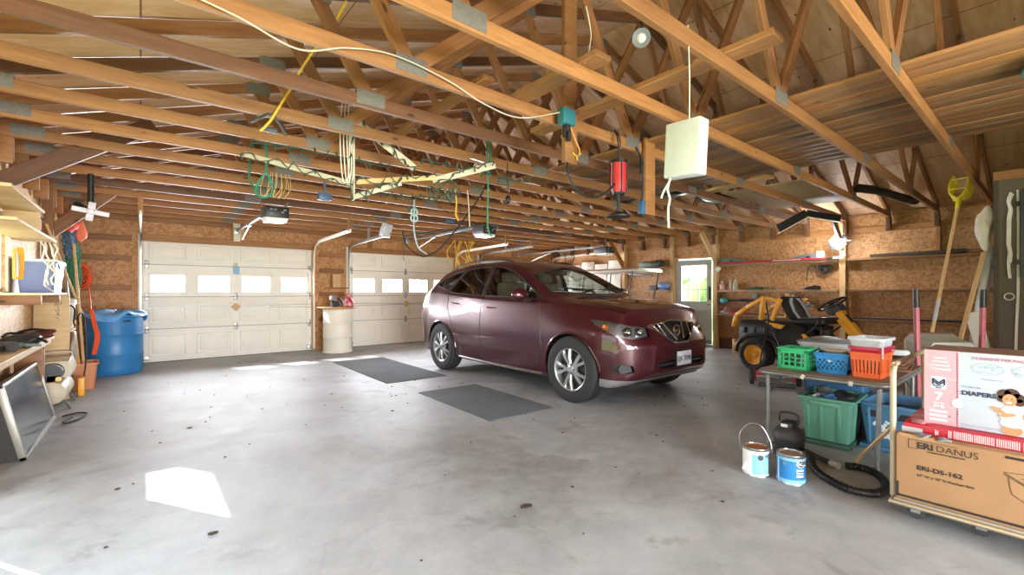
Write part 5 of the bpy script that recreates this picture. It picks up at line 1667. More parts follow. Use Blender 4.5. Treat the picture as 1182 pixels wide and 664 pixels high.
o = beam('broom_handle', (5.72, .72, .0), (6.5, .475, 1.64), .03, .03, PALEW)
tag(o, 'short thick wooden pole leaning toward the ladder', 'pole')
AL = mat('aluminium', 'AEB2B3', .35, .8, .06)
t = thing('step_ladder', 'aluminium ladder leaning behind the closet corner', 'ladder', (7.3, .6, 0))
for dx in (0, .3): obj('rail', M().bar((dx, .10, 0), (dx, -.115, 1.75), .025, .07, .004), AL, t)
for k in range(5):
    f = (k+.6)/5.2
    obj('rung', M().bar((0, .10-.215*f, 1.75*f), (.3, .10-.215*f, 1.75*f), .05, .025, .004), AL, t)
t = obj('work_coat', M().lump((7.09, .505, 1.92), (.06, .06, .2), .55, 12, 4), mat('white_cloth_coat', 'D8CFC2', .85, 0, .12, 5, wear=('8C6E54', .66)))
tag(t, 'white and brown coat hanging high beside the closet corner', 'coat')
t = obj('striped_board', M().box((7.05, .56, .82), (.03, .12, .42), (rad(-12), 0, 0), .004).box((7.032, .56, .82), (.004, .02, .40), (rad(-12), 0, 0)), WHITE)
tag(t, 'white panel with a dark stripe beside the ladder foot', 'panel')
g = random.Random(6)
pts = [(6.955, .31, 2.28)]+[(6.955+g.uniform(-.01, .01), .325+g.uniform(-.012, .012), 2.2-.09*i) for i in range(10)]
o = obj('hanging_rope', M().tube(cr(pts, 5), .012, 8).tube(cr([(p[0]-.02, p[1]-.012, p[2]-.02) for p in pts[:9]], 5), .010, 8).torus((6.95, .325, 1.2), .035, .006, 'X', 16, 6), CORDW)
tag(o, 'bundled white rope with a hook hanging on the closet wall', 'rope')
o = obj('wall_wire', M().tube(cr([(6.968, .265, 2.3), (6.968, .262, 1.9), (6.968, .264, 1.3), (6.968, .275, .9), (6.968, .28, .62)], 6), .011, 8), CORDW)
tag(o, 'long white cable running down the closet wall', 'cable')
t = thing('pipe_rack', 'dark metal bars fixed on the closet wall', 'rack', (6.96, .16, 1.85))
obj('bar', M().bx(-.03, .015, .06, .09, -.45, .45, .004), DGREY, t)
obj('bar', M().bx(-.03, .015, -.02, .02, -.40, .35, .004), DGREY, t)
obj('bracket', M().bx(-.02, .018, -.08, .12, .28, .33).bx(-.02, .018, -.08, .12, -.32, -.27), BLACK, t)
# ------------------------------------------------------------------ things along the right wall
t = thing('work_lamp', 'switched-on white LED work lamp clamped to the wall post', 'work lamp', (9.74, 2.5, 2.12))
LED = emit('lit_led_tube', 'F4FBFF', 30)
for i, (y, z, rx) in enumerate(((.09, .09, .7), (.03, .02, .7), (-.03, -.05, .7))):
    obj('led_tube', M().cyl((-.06, y-.05, z+.055), (-.06, y+.05, z-.055), .028, n=12), LED, t)
obj('housing', M().box((-.02, .03, .02), (.03, .30, .12), (rad(-40), 0, 0), .01), DGREY, t)
obj('clamp', M().bx(-.01, .10, -.04, .04, -.05, .02, .006).cyl((.0, -.16, .05), (.0, .0, .04), .012), STEEL, t)
ll = bpy.data.lights.new('lamp_light', 'POINT')
ll.energy = 30
ll.color = (.9, .96, 1)
ll.shadow_soft_size = .07
lo = bpy.data.objects.new('lamp_light', ll)
COL.objects.link(lo)
lo.parent = t
lo.location = (-.2, .03, .03)
# plastic car ramps on the top ledge
RG = mat('grey_ramp_plastic', '6F7479', .55, 0, .1)
def ramp_thing(y0, y1, label):
    t = thing('car_ramp', label, 'car ramp', (9.86, y0, 1.852), 0, 'grey car ramps')
    L = y1-y0
    s = 1 if L > 0 else -1
    L = abs(L)
    prof = [(0, 0), (L, 0), (L, .02), (L*.62, .05), (L*.38, .11), (L*.28, .125), (L*.06, .125), (L*.04, .155), (0, .155)]
    mt = Matrix(((0, 0, 1, -.055), (s, 0, 0, 0), (0, 1, 0, 0), (0, 0, 0, 1)))
    obj('ramp', M().prism(prof, .11, mt), RG, t)
    obj('hand_slot', M().bx(-.058, -.05, s*L*.22, s*L*.30, .045, .075), BLACK, t)
    obj('tread', M().bx(-.05, .05, s*L*.38, s*L*.98, .0, .012), DGREY, t)
    return t
ramp_thing(4.70, 3.85, 'grey plastic car ramp on the top ledge beside the entry door post')
r2 = ramp_thing(2.80, 3.70, 'grey plastic car ramp with a white end on the top ledge, beside the work lamp')
obj('white_end', M().bx(-.058, .058, -.006, .09, .0, .16, .004), WHITE, r2)
t = thing('jack_bar', 'long red metal bar lying along the top ledge', 'bar', (9.80, 3.7, 1.873))
obj('bar', M().bx(-.012, .012, -.98, 1.05, -.02, .02, .004), RED, t)
obj('printing', M().bx(-.0135, -.011, -.55, -.05, -.006, .008), mat('pale_print', 'F0D8D8', .5), t)
obj('collar', M().cyl((0, -.98, 0), (0, -1.06, 0), .028).cyl((0, .0, -.04), (0, .0, .06), .012), CHROME, t)
o = obj('pole_hose', M().tube(cr([(9.80, 2.63, 1.87), (9.78, 2.5, 1.88), (9.78, 2.44, 1.92)], 5), .018, 8), CORDW)
tag(o, 'short pale hose end at the foot of the lit work lamp', 'hose')
o = obj('hanging_tag', M().box((9.83, 4.78, 1.755), (.004, .10, .10), (rad(45), 0, 0)).box((9.827, 4.78, 1.755), (.003, .05, .05), (rad(45), 0, 0)), mat('pale_green_card', 'D6DFD2', .6, 0, .1))
tag(o, 'small pale diamond shaped card on the post right of the entry door', 'card')
def bottle(y, h, r, c, label, cap='DDDDDA'):
    t = thing('bottle', label, 'bottle', (9.86, y, 1.291), 0, 'bottles on the wall ledge')
    obj('body', M().lathe([(0, 0), (r, 0), (r, h*.62), (r*.5, h*.78), (r*.32, h*.85), (r*.32, h*.92), (0, h*.92)], 18), mat('bottle_plastic', c, .4, 0, .1), t)
    obj('cap', M().cyl((0, 0, h*.9), (0, 0, h), r*.38, n=12), mat('cap_plastic', cap, .4), t)
bottle(4.70, .19, .05, 'D9A79A', 'pinkish squat bottle on the ledge next to the entry door post')
bottle(4.52, .2, .028, 'D7CFBF', 'slim pale bottle on the ledge, between two wider bottles')
bottle(4.42, .22, .045, 'B5B79C', 'olive grey bottle with a white cap on the ledge')
o = obj('green_case', M().box((9.86, 4.02, 1.318), (.1, .30, .05), None, .012).tube(cr([(9.81, 4.05, 1.34), (9.80, 3.9, 1.345), (9.82, 3.6, 1.30)], 4), .008, 6), mat('green_case_plastic', '3F5B40', .6, 0, .15))
tag(o, 'flat green case lying on the middle ledge', 'case')
o = obj('black_box', M().loft([[V((x, 2.86, 1.292)), V((x, 3.10, 1.292)), V((x, 3.06, 1.34)), V((x, 2.92, 1.375)), V((x, 2.87, 1.36))] for x in (9.80, 9.93)]), BLACK)
tag(o, 'black angular tool box on the middle ledge', 'box')
o = obj('small_parts', M().box((9.86, 3.45, 1.30), (.06, .1, .02), None, .004).box((9.86, 3.33, 1.30), (.06, .06, .025), (0, 0, .3), .004), CARD)
tag(o, 'small brown scraps lying on the middle ledge', 'scraps')
t = thing('string_trimmer', 'teal and black trimmer hanging across the wall above the lowest ledge', 'trimmer', (9.90, 4.4, 1.07))
obj('head', M().ball((0, .28, -.01), (.05, .10, .07), 14), mat('teal_plastic', '4FA3A8', .4, 0, .1), t)
obj('shaft', M().cyl((0, .2, -.01), (0, -.45, .01), .02).cyl((0, -.1, .0), (0, -.22, .0), .034), DGREY, t)
obj('battery', M().box((0, -.38, .09), (.08, .12, .12), None, .015), GREY, t)
t = thing('power_drill', 'grey power drill hanging on the wall behind the mower seat', 'drill', (9.90, 3.18, 1.03))
obj('body', M().cyl((0, .02, .02), (0, -.14, -.03), .05).cyl((0, -.14, -.03), (0, -.22, -.05), .025), GREY, t)
obj('handle', M().bar((0, .03, .0), (0, .12, .10), .05, .045, .012).box((0, .13, .14), (.07, .06, .07), None, .01), STEEL, t)
t = thing('tool_hanger', 'small pale switch box on the wall above the mower seat', 'switch box', (9.93, 3.42, 1.13))
obj('box', M().box((0, 0, 0), (.08, .09, .18), None, .008), PALEW, t)
t = thing('red_tool', 'red handled tool on the lowest ledge beside the door post', 'tool', (9.84, 4.35, .80))
obj('handle', M().bar((0, .2, 0), (0, -.18, 0), .035, .045, .012), RED, t)
obj('blade', M().bar((0, .2, 0), (0, .38, .01), .02, .05, .004), CLEARP, t)
obj('head', M().bar((0, .28, .02), (0, .22, .13), .03, .1, .01), mat('dull_pink', 'A8685E', .6), t)
for i, (z, r, y0, y1, mm, lb) in enumerate(((.787, .016, 2.7, 4.2, CHROME, 'bright steel pipe along the lowest ledge behind the mower'), (.787, .015, .95, 2.35, DGREY, 'dark steel pipe on the lowest ledge behind the wheelbarrow'), (.788, .018, .8, 2.1, STEEL, 'long grey steel pipe on the lowest ledge behind the wheelbarrow'))):
    o = obj('steel_pipe', M().cyl((9.87-.042*(i % 2), y0, z), (9.87-.042*(i % 2), y1, z), r, n=14), mm)
    tag(o, lb, 'pipe', 'pipes on the lowest ledge')
o = obj('long_tarp_roll', M().tube(cr([(9.88, .9, 1.89), (9.86, 1.3, 1.885), (9.88, 1.7, 1.88), (9.87, 2.1, 1.872)], 5), .034, 8), mat('dark_olive_roll', '4A4436', .8, 0, .2))
tag(o, 'dark rolled strip lying on the top ledge behind the fruit picker', 'roll')
o = obj('c_clamp', M().tube(cr([(9.93, 3.10, 1.46), (9.93, 3.06, 1.72), (9.93, 2.98, 1.76), (9.93, 2.93, 1.70)], 4), .008, 6).tube(cr([(9.93, 3.06, 1.70), (9.93, 3.0, 1.60), (9.93, 2.98, 1.50)], 4), .006, 6), BLACK)
tag(o, 'thin black bent hook hanging on the wall above the middle ledge', 'hook')
o = obj('chain_coil', M().torus((9.92, 2.80, 1.67), .07, .016, 'X').torus((9.91, 2.74, 1.69), .06, .014, 'X').lump((9.92, 2.86, 1.70), (.03, .06, .05), .5, 3), BLACK)
tag(o, 'dark coiled cable hanging on the wall left of the work lamp', 'cable')
# wall shelf corner between the far door and the entry door
t = thing('duffel_bag', 'grey green bag on the high ledge left of the entry door', 'bag', (9.84, 6.50, 1.852))
obj('bag', M().lump((0, .08, .085), (.07, .30, .075), .25, 3), mat('grey_green_canvas', '76857C', .7, 0, .12), t)
obj('dark_end', M().lump((0, -.28, .10), (.07, .11, .08), .3, 5), DGREY, t)
t = thing('helmet', 'blue rounded helmet on the ledge left of the entry door', 'helmet', (9.84, 6.12, 1.29))
obj('shell', M().ball((0, 0, .1), (.10, .15, .11), 18), mat('blue_shell', '6C8CC0', .4, 0, .12), t)
obj('brim', M().box((-.08, .0, .05), (.08, .2, .02), None, .006), DGREY, t)
o = obj('tool_case', M().box((9.87, 6.42, 1.35), (.12, .2, .12), None, .01), mat('dark_case', '3F3430', .6, 0, .15))
tag(o, 'small dark case on the ledge beside the blue helmet', 'case')
t = thing('fluorescent_fixture', 'grey light fixture lying on the ledge left of the entry door', 'light fixture', (9.80, 6.75, 1.62))
obj('housing', M().box((0, 0, .06), (.06, .7, .05), (rad(6), 0, 0), .008), GREY, t)
# stored white panels leaning on the right wall by the third bay
PANW = mat('stored_panel_white', 'E3DED0', .5, 0, .03, 3)
for i in range(5):
    y = 7.62+.48*i
    o = obj('stored_panel', M().bar((9.70-.0*i, y, 0), (9.90, y, 2.1-.08*(i % 2)), .44, .03, .004, (1, 0, 0)), PANW)
    tag(o, ('white panel leaning on the right wall, the one by the corner post', 'white panel leaning on the right wall, second from the post', 'white panel leaning on the right wall, middle one of five', 'white panel leaning on the right wall, behind the landing net', 'white panel leaning on the right wall, deepest in the corner')[i], 'panel', 'stored white panels')
t = thing('landing_net', 'dark landing net hanging before the stored white panels', 'net', (9.42, 8.85, 2.2))
m = M()
m.torus((0, 0, .05), .2, .008, 'Y', 28)
obj('hoop', M().torus((0, 0, .02), .2, .009, mt=Matrix.Rotation(rad(90), 4, 'Y') @ Matrix.Rotation(rad(8), 4, 'X')), DGREY, t)
m.bm.clear()
NET = mat('net_mesh', '55524A', .8, 0, .2)
for k in range(16):
    a = 2*PI*k/16
    m.tube([(0.02*math.cos(a), .2*math.sin(a), .02+.2*math.cos(a)*.2), (.03*math.cos(a), .12*math.sin(a), -.2), (0, .015*math.sin(a), -.42)], .0035, 4)
for z, r in ((-.06, .165), (-.14, .135), (-.22, .11), (-.30, .07), (-.37, .035)): m.tube([(.03*math.cos(2*PI*k/14), r*math.sin(2*PI*k/14), z) for k in range(14)], .0035, 4, True)
obj('net', m, NET, t)
obj('handle', M().cyl((0, .2, .04), (0, .6, .34), .012), STEEL, t)
# ------------------------------------------------------------------ things along the left wall
t = thing('open_shelf', 'pale plywood open shelf high on the left wall', 'shelf', (-.80, 5.55, 1.75))
obj('top_board', M().bx(-.13, .12, -1.0, .38, .22, .245, .003), SHELFW, t)
obj('bottom_board', M().bx(-.13, .14, -.95, .95, -.0, .022, .003), SHELFW, t)
obj('divider', M().bx(-.13, .10, .30, .325, .022, .22, .003), SHELFW, t)
o = obj('painted_board', M().bx(-.93, -.70, 5.2, 6.0, 2.002, 2.016, .003), CREAM)
tag(o, 'white board lying on the top of the open wall shelf', 'board')
t = thing('tote_shelf', 'rough wood shelf carrying the blue tote on the left wall', 'shelf', (-.78, 6.4, 1.24))
obj('board', M().bx(-.15, .14, -.86, .72, -.02, .0, .003), SHELFW, t)
obj('bracket', M().bx(-.15, .12, -.84, -.80, -.10, -.02, .003).bx(-.15, .12, .3, .34, -.10, -.02, .003), WOODR, t)
t = tray('storage_tote', (-.755, 6.38, 1.241), 0, .27, .62, .30, mat('violet_blue_tote', '6F7DA6', .35, 0, .08, 4), 'violet blue tote with a white lid on the left wall shelf', 'storage tote', .84, .012)
obj('lid', M().box((0, 0, .305), (.29, .65, .025), None, .01), mat('white_lid', 'D9E2E4', .4, 0, .04), t)
obj('band', M().box((.128, 0, .17), (.008, .5, .012), (0, rad(8), 0), .003), mat('dark_blue_band', '4B5782', .4), t)
obj('latch', M().box((.14, -.14, .27), (.02, .14, .06), (rad(-20), 0, 0), .012), mat('teal_latch', '8FBFC4', .4), t)
g = random.Random(8)
m = M()
for k in range(4):
    pts = [(-.66+.02*k, 5.55+.06*k, 1.68)]
    for i in range(7): pts.append((-.64+.015*k+g.uniform(-.015, .02), 5.6+.055*k+g.uniform(-.03, .03), 1.64-.055*i))
    m.tube(cr(pts, 4), .007, 6)
m.tube(cr([(-.64, 5.6, 1.3), (-.62, 5.75, 1.262), (-.63, 5.95, 1.258), (-.63, 6.1, 1.256)], 5), .007, 6)
o = obj('rope_bundle', m, CORDW)
tag(o, 'knotted pale rope hanging in front of the violet blue tote', 'rope')
o = obj('yellow_guard', M().loft([[V((-.84, 5.78+y, 1.36+z)), V((-.80, 5.80+y, 1.36+z))] for y, z in ((0, 0), (.05, .1), (.06, .2), (.02, .28))], wrap=False).bx(-.85, -.83, 5.70, 5.73, 1.36, 1.62, .004), YEL)
o.modifiers.new('s', 'SOLIDIFY').thickness = .006
tag(o, 'yellow edged plastic sign hanging between the window and blue tote', 'sign')
o = obj('sign_plate', M().bx(-.828, -.822, 5.72, 5.84, 1.38, 1.58, .002), CREAM)
o.parent = bpy.data.objects[[q.name for q in bpy.data.objects if q.name.startswith('yellow_guard')][0]]
t = thing('workbench', 'pale narrow workbench along the left wall', 'workbench', (-.80, 5.3, 0))
obj('top', M().bx(-.14, .12, -2.2, 1.25, .775, .80, .003), SHELFW, t)
obj('front_rail', M().bx(.08, .10, -2.2, 1.2, .735, .775, .003), SHELFW, t)
obj('side_board', M().bx(-.13, .06, 1.0, 1.03, .05, .775, .003), WOODR, t)
for y in (-1.9, 1.1): obj('leg', M().bx(.0, .06, y, y+.06, 0, .775, .003), WOOD, t)
TOOLC = [('D2C7B8', 'pale'), ('3A3634', 'dark'), ('5B2E2A', 'rust'), ('2B2B2D', 'black'), ('7C8A86', 'grey green')]
def btool(y, x, c, lb, k):
    t = thing(('pliers', 'hand_drill', 'tool_pouch', 'glove', 'wire_brush')[k], lb, ('pliers', 'drill', 'pouch', 'glove', 'brush')[k], (x, y, .801), RND.uniform(0, 3))
    mm = mat('tool_finish', c, .5, .1, .2)
    if k == 0:
        obj('jaws', M().bar((0, 0, .02), (.08, .01, .02), .03, .02, .006), STEEL, t)
        for s in (-1, 1): obj('handle', M().tube(cr([(0, 0, .02), (-.06, s*.03, .02), (-.14, s*.025, .02)], 4), .009, 8), mm, t)
    elif k == 1:
        obj('body', M().cyl((-.1, 0, .045), (.08, 0, .045), .04).cyl((.08, 0, .045), (.14, 0, .045), .02), mm, t)
        obj('handle', M().bar((-.05, 0, .045), (-.08, .13, .03), .05, .04, .012), BLACK, t)
    elif k == 2:
        obj('pouch', M().lump((0, 0, .05), (.16, .10, .05), .45, int(y*10)), mm, t)
        obj('strap', M().tube(cr([(-.1, 0, .09), (-.02, .06, .11), (.1, .03, .08), (.16, -.05, .02)], 4), .012, 6), BLACK, t)
    elif k == 3:
        obj('palm', M().lump((0, 0, .025), (.07, .05, .022), .3, int(y*7)), mm, t)
        for i in range(4): obj('finger', M().tube(cr([(.04, -.035+.023*i, .025), (.09, -.04+.026*i, .02), (.13, -.045+.03*i, .014)], 3), .011, 8), mm, t)
        obj('thumb', M().tube(cr([(-.01, .04, .02), (.03, .075, .02), (.06, .08, .015)], 3), .012, 8), mm, t)
    else:
        obj('block', M().box((0, 0, .03), (.2, .035, .02), None, .006), mm, t)
        obj('bristles', M().box((.06, 0, .012), (.08, .03, .022), None, .002), STEEL, t)
btool(4.62, -.82, 'C9CDC8', 'pale handled pliers at the near end of the workbench', 0)
btool(4.95, -.80, '4A4744', 'dark hand drill lying on the workbench above the screen', 1)
btool(5.25, -.76, '6F7F7C', 'grey glove on the workbench edge', 3)
btool(5.42, -.77, '2D2B2C', 'black tool pouch on the middle of the workbench', 2)
btool(5.72, -.74, '7A7D80', 'grey handled pliers on the workbench beside the black pouch', 0)
btool(5.95, -.75, '5D302A', 'rust red tool pouch near the far end of the workbench', 2)
btool(6.22, -.84, '2A2829', 'black glove hanging at the far end of the workbench', 3)
# big flat screen leaning against the bench
t = thing('television', 'large dead television in a silver frame leaning on the floor', 'television', (-.645, 5.6, 0))
tilt = math.atan2(.125, .575)
R_ = Matrix.Rotation(-tilt, 4, 'Y')
def tv(m): bmesh.ops.transform(m.bm, matrix=R_, verts=m.bm.verts); return m
W_, H_ = .74, .59
obj('frame', tv(M().bx(-.045, 0, -W_, W_, 0, .035, .006).bx(-.045, 0, -W_, W_, H_-.03, H_, .006).bx(-.045, 0, -W_, -W_+.03, 0, H_, .006).bx(-.045, 0, W_-.03, W_, 0, H_, .006)), mat('silver_frame', '8B8880', .4, .4, .08), t)
m_, nt_, p_ = nodes('dark_screen')
p_.inputs['Base Color'].default_value = (.012, .012, .014, 1)
p_.inputs['Specular IOR Level'].default_value = .25
nt_.links.new(ramp(nt_, noise(nt_, coords(nt_), 3), [(.3, (.16, .16, .16, 1)), (.7, (.24, .24, .24, 1))]), p_.inputs['Roughness'])
obj('screen', tv(M().bx(-.03, -.012, -W_+.028, W_-.028, .033, H_-.028)), m_, t)
obj('housing', M().loft([[V((-.27, y, 0)), V((-.03, y, 0)), V((-.155, y, .55)), V((-.27, y, .5))] for y in (-W_+.01, W_-.02)]), mat('speckled_black_case', '262524', .75, 0, .3, 40), t)
obj('power_cord', M().tube(cr([(-.60, 6.30, .012), (-.50, 6.38, .012), (-.42, 6.28, .012), (-.46, 6.08, .012), (-.54, 5.95, .012), (-.57, 6.05, .012), (-.52, 6.2, .012)], 6), .008, 6), CORDB, t, (.645, -5.6, 0))
# air compressor
CC = mat('compressor_cream', 'C9BEA8', .5, 0, .08)
t = thing('air_compressor', 'cream air compressor with a round tank behind the television', 'compressor', (-.72, 6.98, 0))
obj('tank', M().lathe([(0, -.36), (.07, -.355), (.115, -.33), (.125, -.29), (.125, .29), (.115, .33), (.07, .355), (0, .36)], 28, Matrix.Translation((.0, .0, .19)) @ Matrix.Rotation(PI/2, 4, 'X')), CC, t)
obj('shroud', M().loft([[V((-.14, y, .33)), V((.13, y, .33)), V((.15, y, .40)), V((.12, y, z)), V((-.12, y, z)), V((-.15, y, .40))] for y, z in ((-.16, .50), (.0, .53), (.26, .52))]), CC, t)
obj('motor', M().cyl((0, -.32, .40), (0, -.1, .40), .09, n=20), DGREY, t)
obj('pump', M().box((.02, -.27, .34), (.12, .1, .08), None, .01).cyl((.06, -.36, .34), (.06, -.28, .34), .025), mat('brass_fitting', '9A8350', .4, .6), t)
obj('handle', M().tube(cr([(-.1, .22, .5), (-.1, .24, .56), (.1, .24, .56), (.1, .22, .5)], 3), .011, 8), CC, t)
for y in (-.24, .24):
    obj('foot', M().bar((-.14, y, .0), (-.08, y, .12), .03, .02).bar((.14, y, .0), (.08, y, .12), .03, .02), DGREY, t)
o = obj('yellow_case', M().box((-.55, 7.5, .11), (.06, .12, .22), None, .01), YEL)
tag(o, 'small yellow case standing between the compressor and orange tub', 'case')
t = tray('plastic_tub', (-.60, 8.06, 0), rad(4), .32, .40, .34, mat('dusty_orange_plastic', 'C98458', .45, 0, .08, 4), 'dusty orange tub on the floor beside the blue barrel', 'tub', .82, .015)
# lower shelf with the white bucket
t = thing('low_shelf', 'dusty shelf unit with a white bucket by the left wall', 'shelf', (-.78, 7.45, 0))
obj('shelf_board', M().bx(-.15, .16, -.07, .34, .78, .80, .003), SHELFW, t)
obj('upright', M().bx(-.15, .14, -.09, -.07, 0, 1.22, .003), SHELFW, t)
obj('upright', M().bx(-.15, .14, .32, .34, 0, .78, .003), WOODR, t)
t = thing('bucket', 'white plastic bucket on the dusty shelf with the black cord', 'bucket', (-.75, 7.6, .801))
obj('bucket', M().lathe([(0, 0), (.12, 0), (.14, .30), (.15, .30), (.15, .33), (.13, .33), (.115, .02), (0, .02)], 28), mat('white_bucket', 'DDD9C8', .45, 0, .05), t)
obj('lid', M().lathe([(0, .335), (.15, .335), (.15, .35), (.13, .37), (0, .365)], 28), CLEARP, t)
obj('bail', M().torus((0, 0, .26), .15, .004, mt=Matrix.Rotation(rad(60), 4, 'Y')), STEEL, t)
o = obj('net_bag', strands((-.74, 7.42, 1.05), (.06, .08), .3, 26, .006, 15), mat('pale_mesh_bag', 'A59D88', .9, 0, .25, 25))
tag(o, 'pale tangle of mesh hanging beside the white bucket', 'bag')
o = obj('black_wire', M().tube(cr([(-.66, 7.42, 1.10), (-.60, 7.34, 1.05), (-.61, 7.40, .88), (-.58, 7.52, .84), (-.57, 7.40, .96), (-.54, 7.56, .98), (-.52, 7.6, .7), (-.52, 7.62, .4), (-.55, 7.64, .12)], 6), .008, 6), CORDB)
tag(o, 'black wire drooping from the white bucket to the floor', 'wire')
o = obj('plastic_sheet', M().lump((-.60, 7.36, .58), (.03, .12, .2), .5, 21, 4), mat('clear_plastic_wrap', 'A8A296', .3, 0, .25, 12))
tag(o, 'crumpled clear plastic hanging under the dusty shelf', 'plastic')
o = obj('yellow_tape', M().lathe([(.03, -.02), (.05, -.02), (.05, .02), (.03, .02), (.03, -.02)], 18, Matrix.Translation((-.64, 7.76, .85)) @ Matrix.Rotation(PI/2, 4, 'Y')), YEL)
tag(o, 'small yellow roll of tape at the end of the dusty shelf', 'tape')
# poles, nets and cords standing in the corner
def pole(name, p0, p1, r, mm, label, cat, grip=None):
    t = thing(name, label, cat, p0)
    d = V(p1)-V(p0)
    obj('shaft', M().cyl((0, 0, 0), d, r, n=10), mm, t)
    if grip: obj('grip', M().cyl(d*grip[0], d*grip[1], r*grip[2], n=12), grip[3], t)
    return t
pole('yellow_handled_tool', (-.62, 8.0, .06), (-.80, 8.42, 1.75), .017, STEEL, 'steel pole with a yellow grip standing in the orange tub', 'pole', (.12, .34, 2.6, YEL))
pole('wooden_pole', (-.56, 8.1, .04), (-.70, 8.5, 1.9), .016, PALEW, 'pale wooden pole standing in the orange tub', 'pole')
pole('garden_pole', (-.74, 8.75, .0), (-.88, 9.0, 2.05), .014, PALEW, 'thin pale pole upright in the corner behind the nets', 'pole')
pole('black_pole', (-.70, 8.95, 0), (-.78, 9.1, 1.95), .016, BLACK, 'thin black pole upright in the corner behind the nets', 'pole')
pole('slanted_pole', (-.62, 8.5, .95), (-.86, 7.6, 2.05), .013, PALEW, 'pale pole slanting across the hanging nets', 'pole')
o = obj('garden_net', strands((-.74, 8.86, 1.50), (.08, .14), .85, 46, .009, 31), mat('green_net', '47876B', .9, 0, .35, 30))
tag(o, 'green garden netting hanging in a bunch by the corner', 'net')
o = obj('blue_net', strands((-.76, 8.74, 1.92), (.07, .11), .42, 30, .010, 33), mat('blue_net_mesh', '5E7C94', .9, 0, .35, 30))
tag(o, 'blue grey netting bunched above the green netting', 'net')
o = obj('grey_cord_bundle', strands((-.77, 8.76, 1.0), (.08, .13), .55, 34, .008, 35), mat('grey_cord_heap', '8F8872', .9, 0, .3, 30))
tag(o, 'tangle of grey cords hanging below the green netting', 'cord')
m = M()
m.lump((-.73, 8.42, 2.16), (.07, .12, .12), .4, 41, 3)
o = obj('safety_vest', m, mat('bright_red_vest', 'E4472F', .7, 0, .12))
m = M().lump((-.63, 8.62, 2.10), (.05, .08, .13), .4, 43, 3)
v2 = obj('safety_panel', m, mat('salmon_vest', 'EC8060', .7, 0, .12), o)
tag(o, 'bright red and salmon vest hanging high by the left corner', 'vest')
m = M()
for i in range(10): m.torus((-.72+RND.uniform(-.03, .03), 10.08-.016*i, 1.50+RND.uniform(-.05, .05)), .09+.005*i, .016, mt=Matrix.Rotation(PI/2, 4, 'X') @ Matrix.Diagonal((.75, 1.35, 1, 1)), n=22)
m.torus((-.72, 9.98, 1.52), .05, .016, 'Z', 16)
o = obj('extension_cord', m, CORDO)
tag(o, 'orange extension cord coiled on the wall left of the blue barrel', 'cord')
m = M()
for k in range(4): m.tube(cr([(-.56+.01*k, 8.80, 1.0), (-.53+.012*k, 8.78, .8), (-.50+.014*k, 8.74+.01*k, .6), (-.53+.012*k, 8.70, .36)], 6), .009, 6)
m.tube(cr([(-.62, 9.4, 1.35), (-.57, 9.0, 1.15), (-.55, 8.8, .98)], 4), .009, 6)
o = obj('extension_cord', m, CORDO)
tag(o, 'orange cord hanging in long strands beside the blue barrel', 'cord')
# winged garage light
t = thing('garage_light', 'white garage light with four wings hanging under a truss', 'light fixture', (-.42, 6.70, 2.125))
LW = mat('white_lens_plastic', 'E6E4EE', .35, 0, .03)
fc = V((.42, -6.70, -.875)).normalized()       # the lamp is swung to face down the room
ux = V((0, 0, 1)).cross(fc).normalized()
uy = fc.cross(ux)
FM = Matrix((ux, uy, fc)).transposed().to_4x4() @ Matrix.Rotation(rad(-9), 4, 'Z')
def fac(m):
    bmesh.ops.transform(m.bm, matrix=FM, verts=m.bm.verts)
    return m
obj('hub', fac(M().lathe([(0, .035), (.026, .03), (.036, .015), (.036, -.02), (.026, -.055), (0, -.06)], 24)), LW, t)
obj('socket', M().cyl((0, .03, .03), (0, .03, .415), .03).cyl((-.04, .03, .02), (-.12, .12, .08), .035), BLACK, t)
for k in range(4):
    L, w_ = (.125, .052) if k % 2 == 0 else (.075, .062)
    m = M().box((.028+L/2, 0, 0), (L, w_, .022), (0, rad(14 if k % 2 else -6), 0), .008)
    bmesh.ops.transform(m.bm, matrix=Matrix.Rotation(PI/2*k, 4, 'Z'), verts=m.bm.verts)
    obj('wing', fac(m), LW, t)
def at_y(pts, yn):
    # slide a hanging strand to the truss it hangs from
    k = yn/pts[0][1]
    return [(p[0]*k, p[1]*k, 1.25+(p[2]-1.25)*k) for p in pts]
# ------------------------------------------------------------------ overhead: boards, floor of the loft, hung things
t = thing('loft_floor', 'loft floor of pale planks laid across the roof trusses', 'platform', (4.62, 1.9, 2.625))
g = random.Random(14)
n = 14
for i in range(n):
    x = -1.05+2.1*i/n
    o = obj('plank', M().bx(-.070, .070, -2.6, 2.5-g.uniform(0, .3), 0, .025, .006), g.choice((LOFTW, LOFTW, LOFTD, WOOD)), t)
    o.location = (x+.075, 0, g.uniform(0, .010))
# turn the grain of the planks along their length
for o in t.children:
    me = o.data
    me.transform(Matrix.Rotation(PI/2, 4, 'Z'))
    o.rotation_euler = (0, 0, -PI/2)
def lumber(x, y0, y1, w, z, label, mm=PALEW, dx=0):
    o = beam('loose_board', (x, y0, z+.019), (x+dx, y1, z+.019), w, .038, mm)
    return tag(o, label, 'board', 'boards laid over the trusses')
lumber(2.66, .96, 2.9, .14, 2.622, 'long pale board resting on edge of the loft, beside the hanging foam block', LOFTW)
lumber(2.10, 1.7, 2.62, .14, 2.622, 'short pale board across two trusses near the vertical board', LOFTW)
lumber(1.75, 2.35, 3.75, .09, 2.622, 'narrow dark board across trusses above the white star frame', WOODR)
o = obj('loft_panel', M().bx(6.25, 8.15, 1.95, 3.0, 2.622, 2.634, .002), mat('dull_plywood', 'B89E7C', .7, 0, .08, 2))
tag(o, 'large dull plywood sheet laid on the trusses beyond the loft planks', 'plywood')
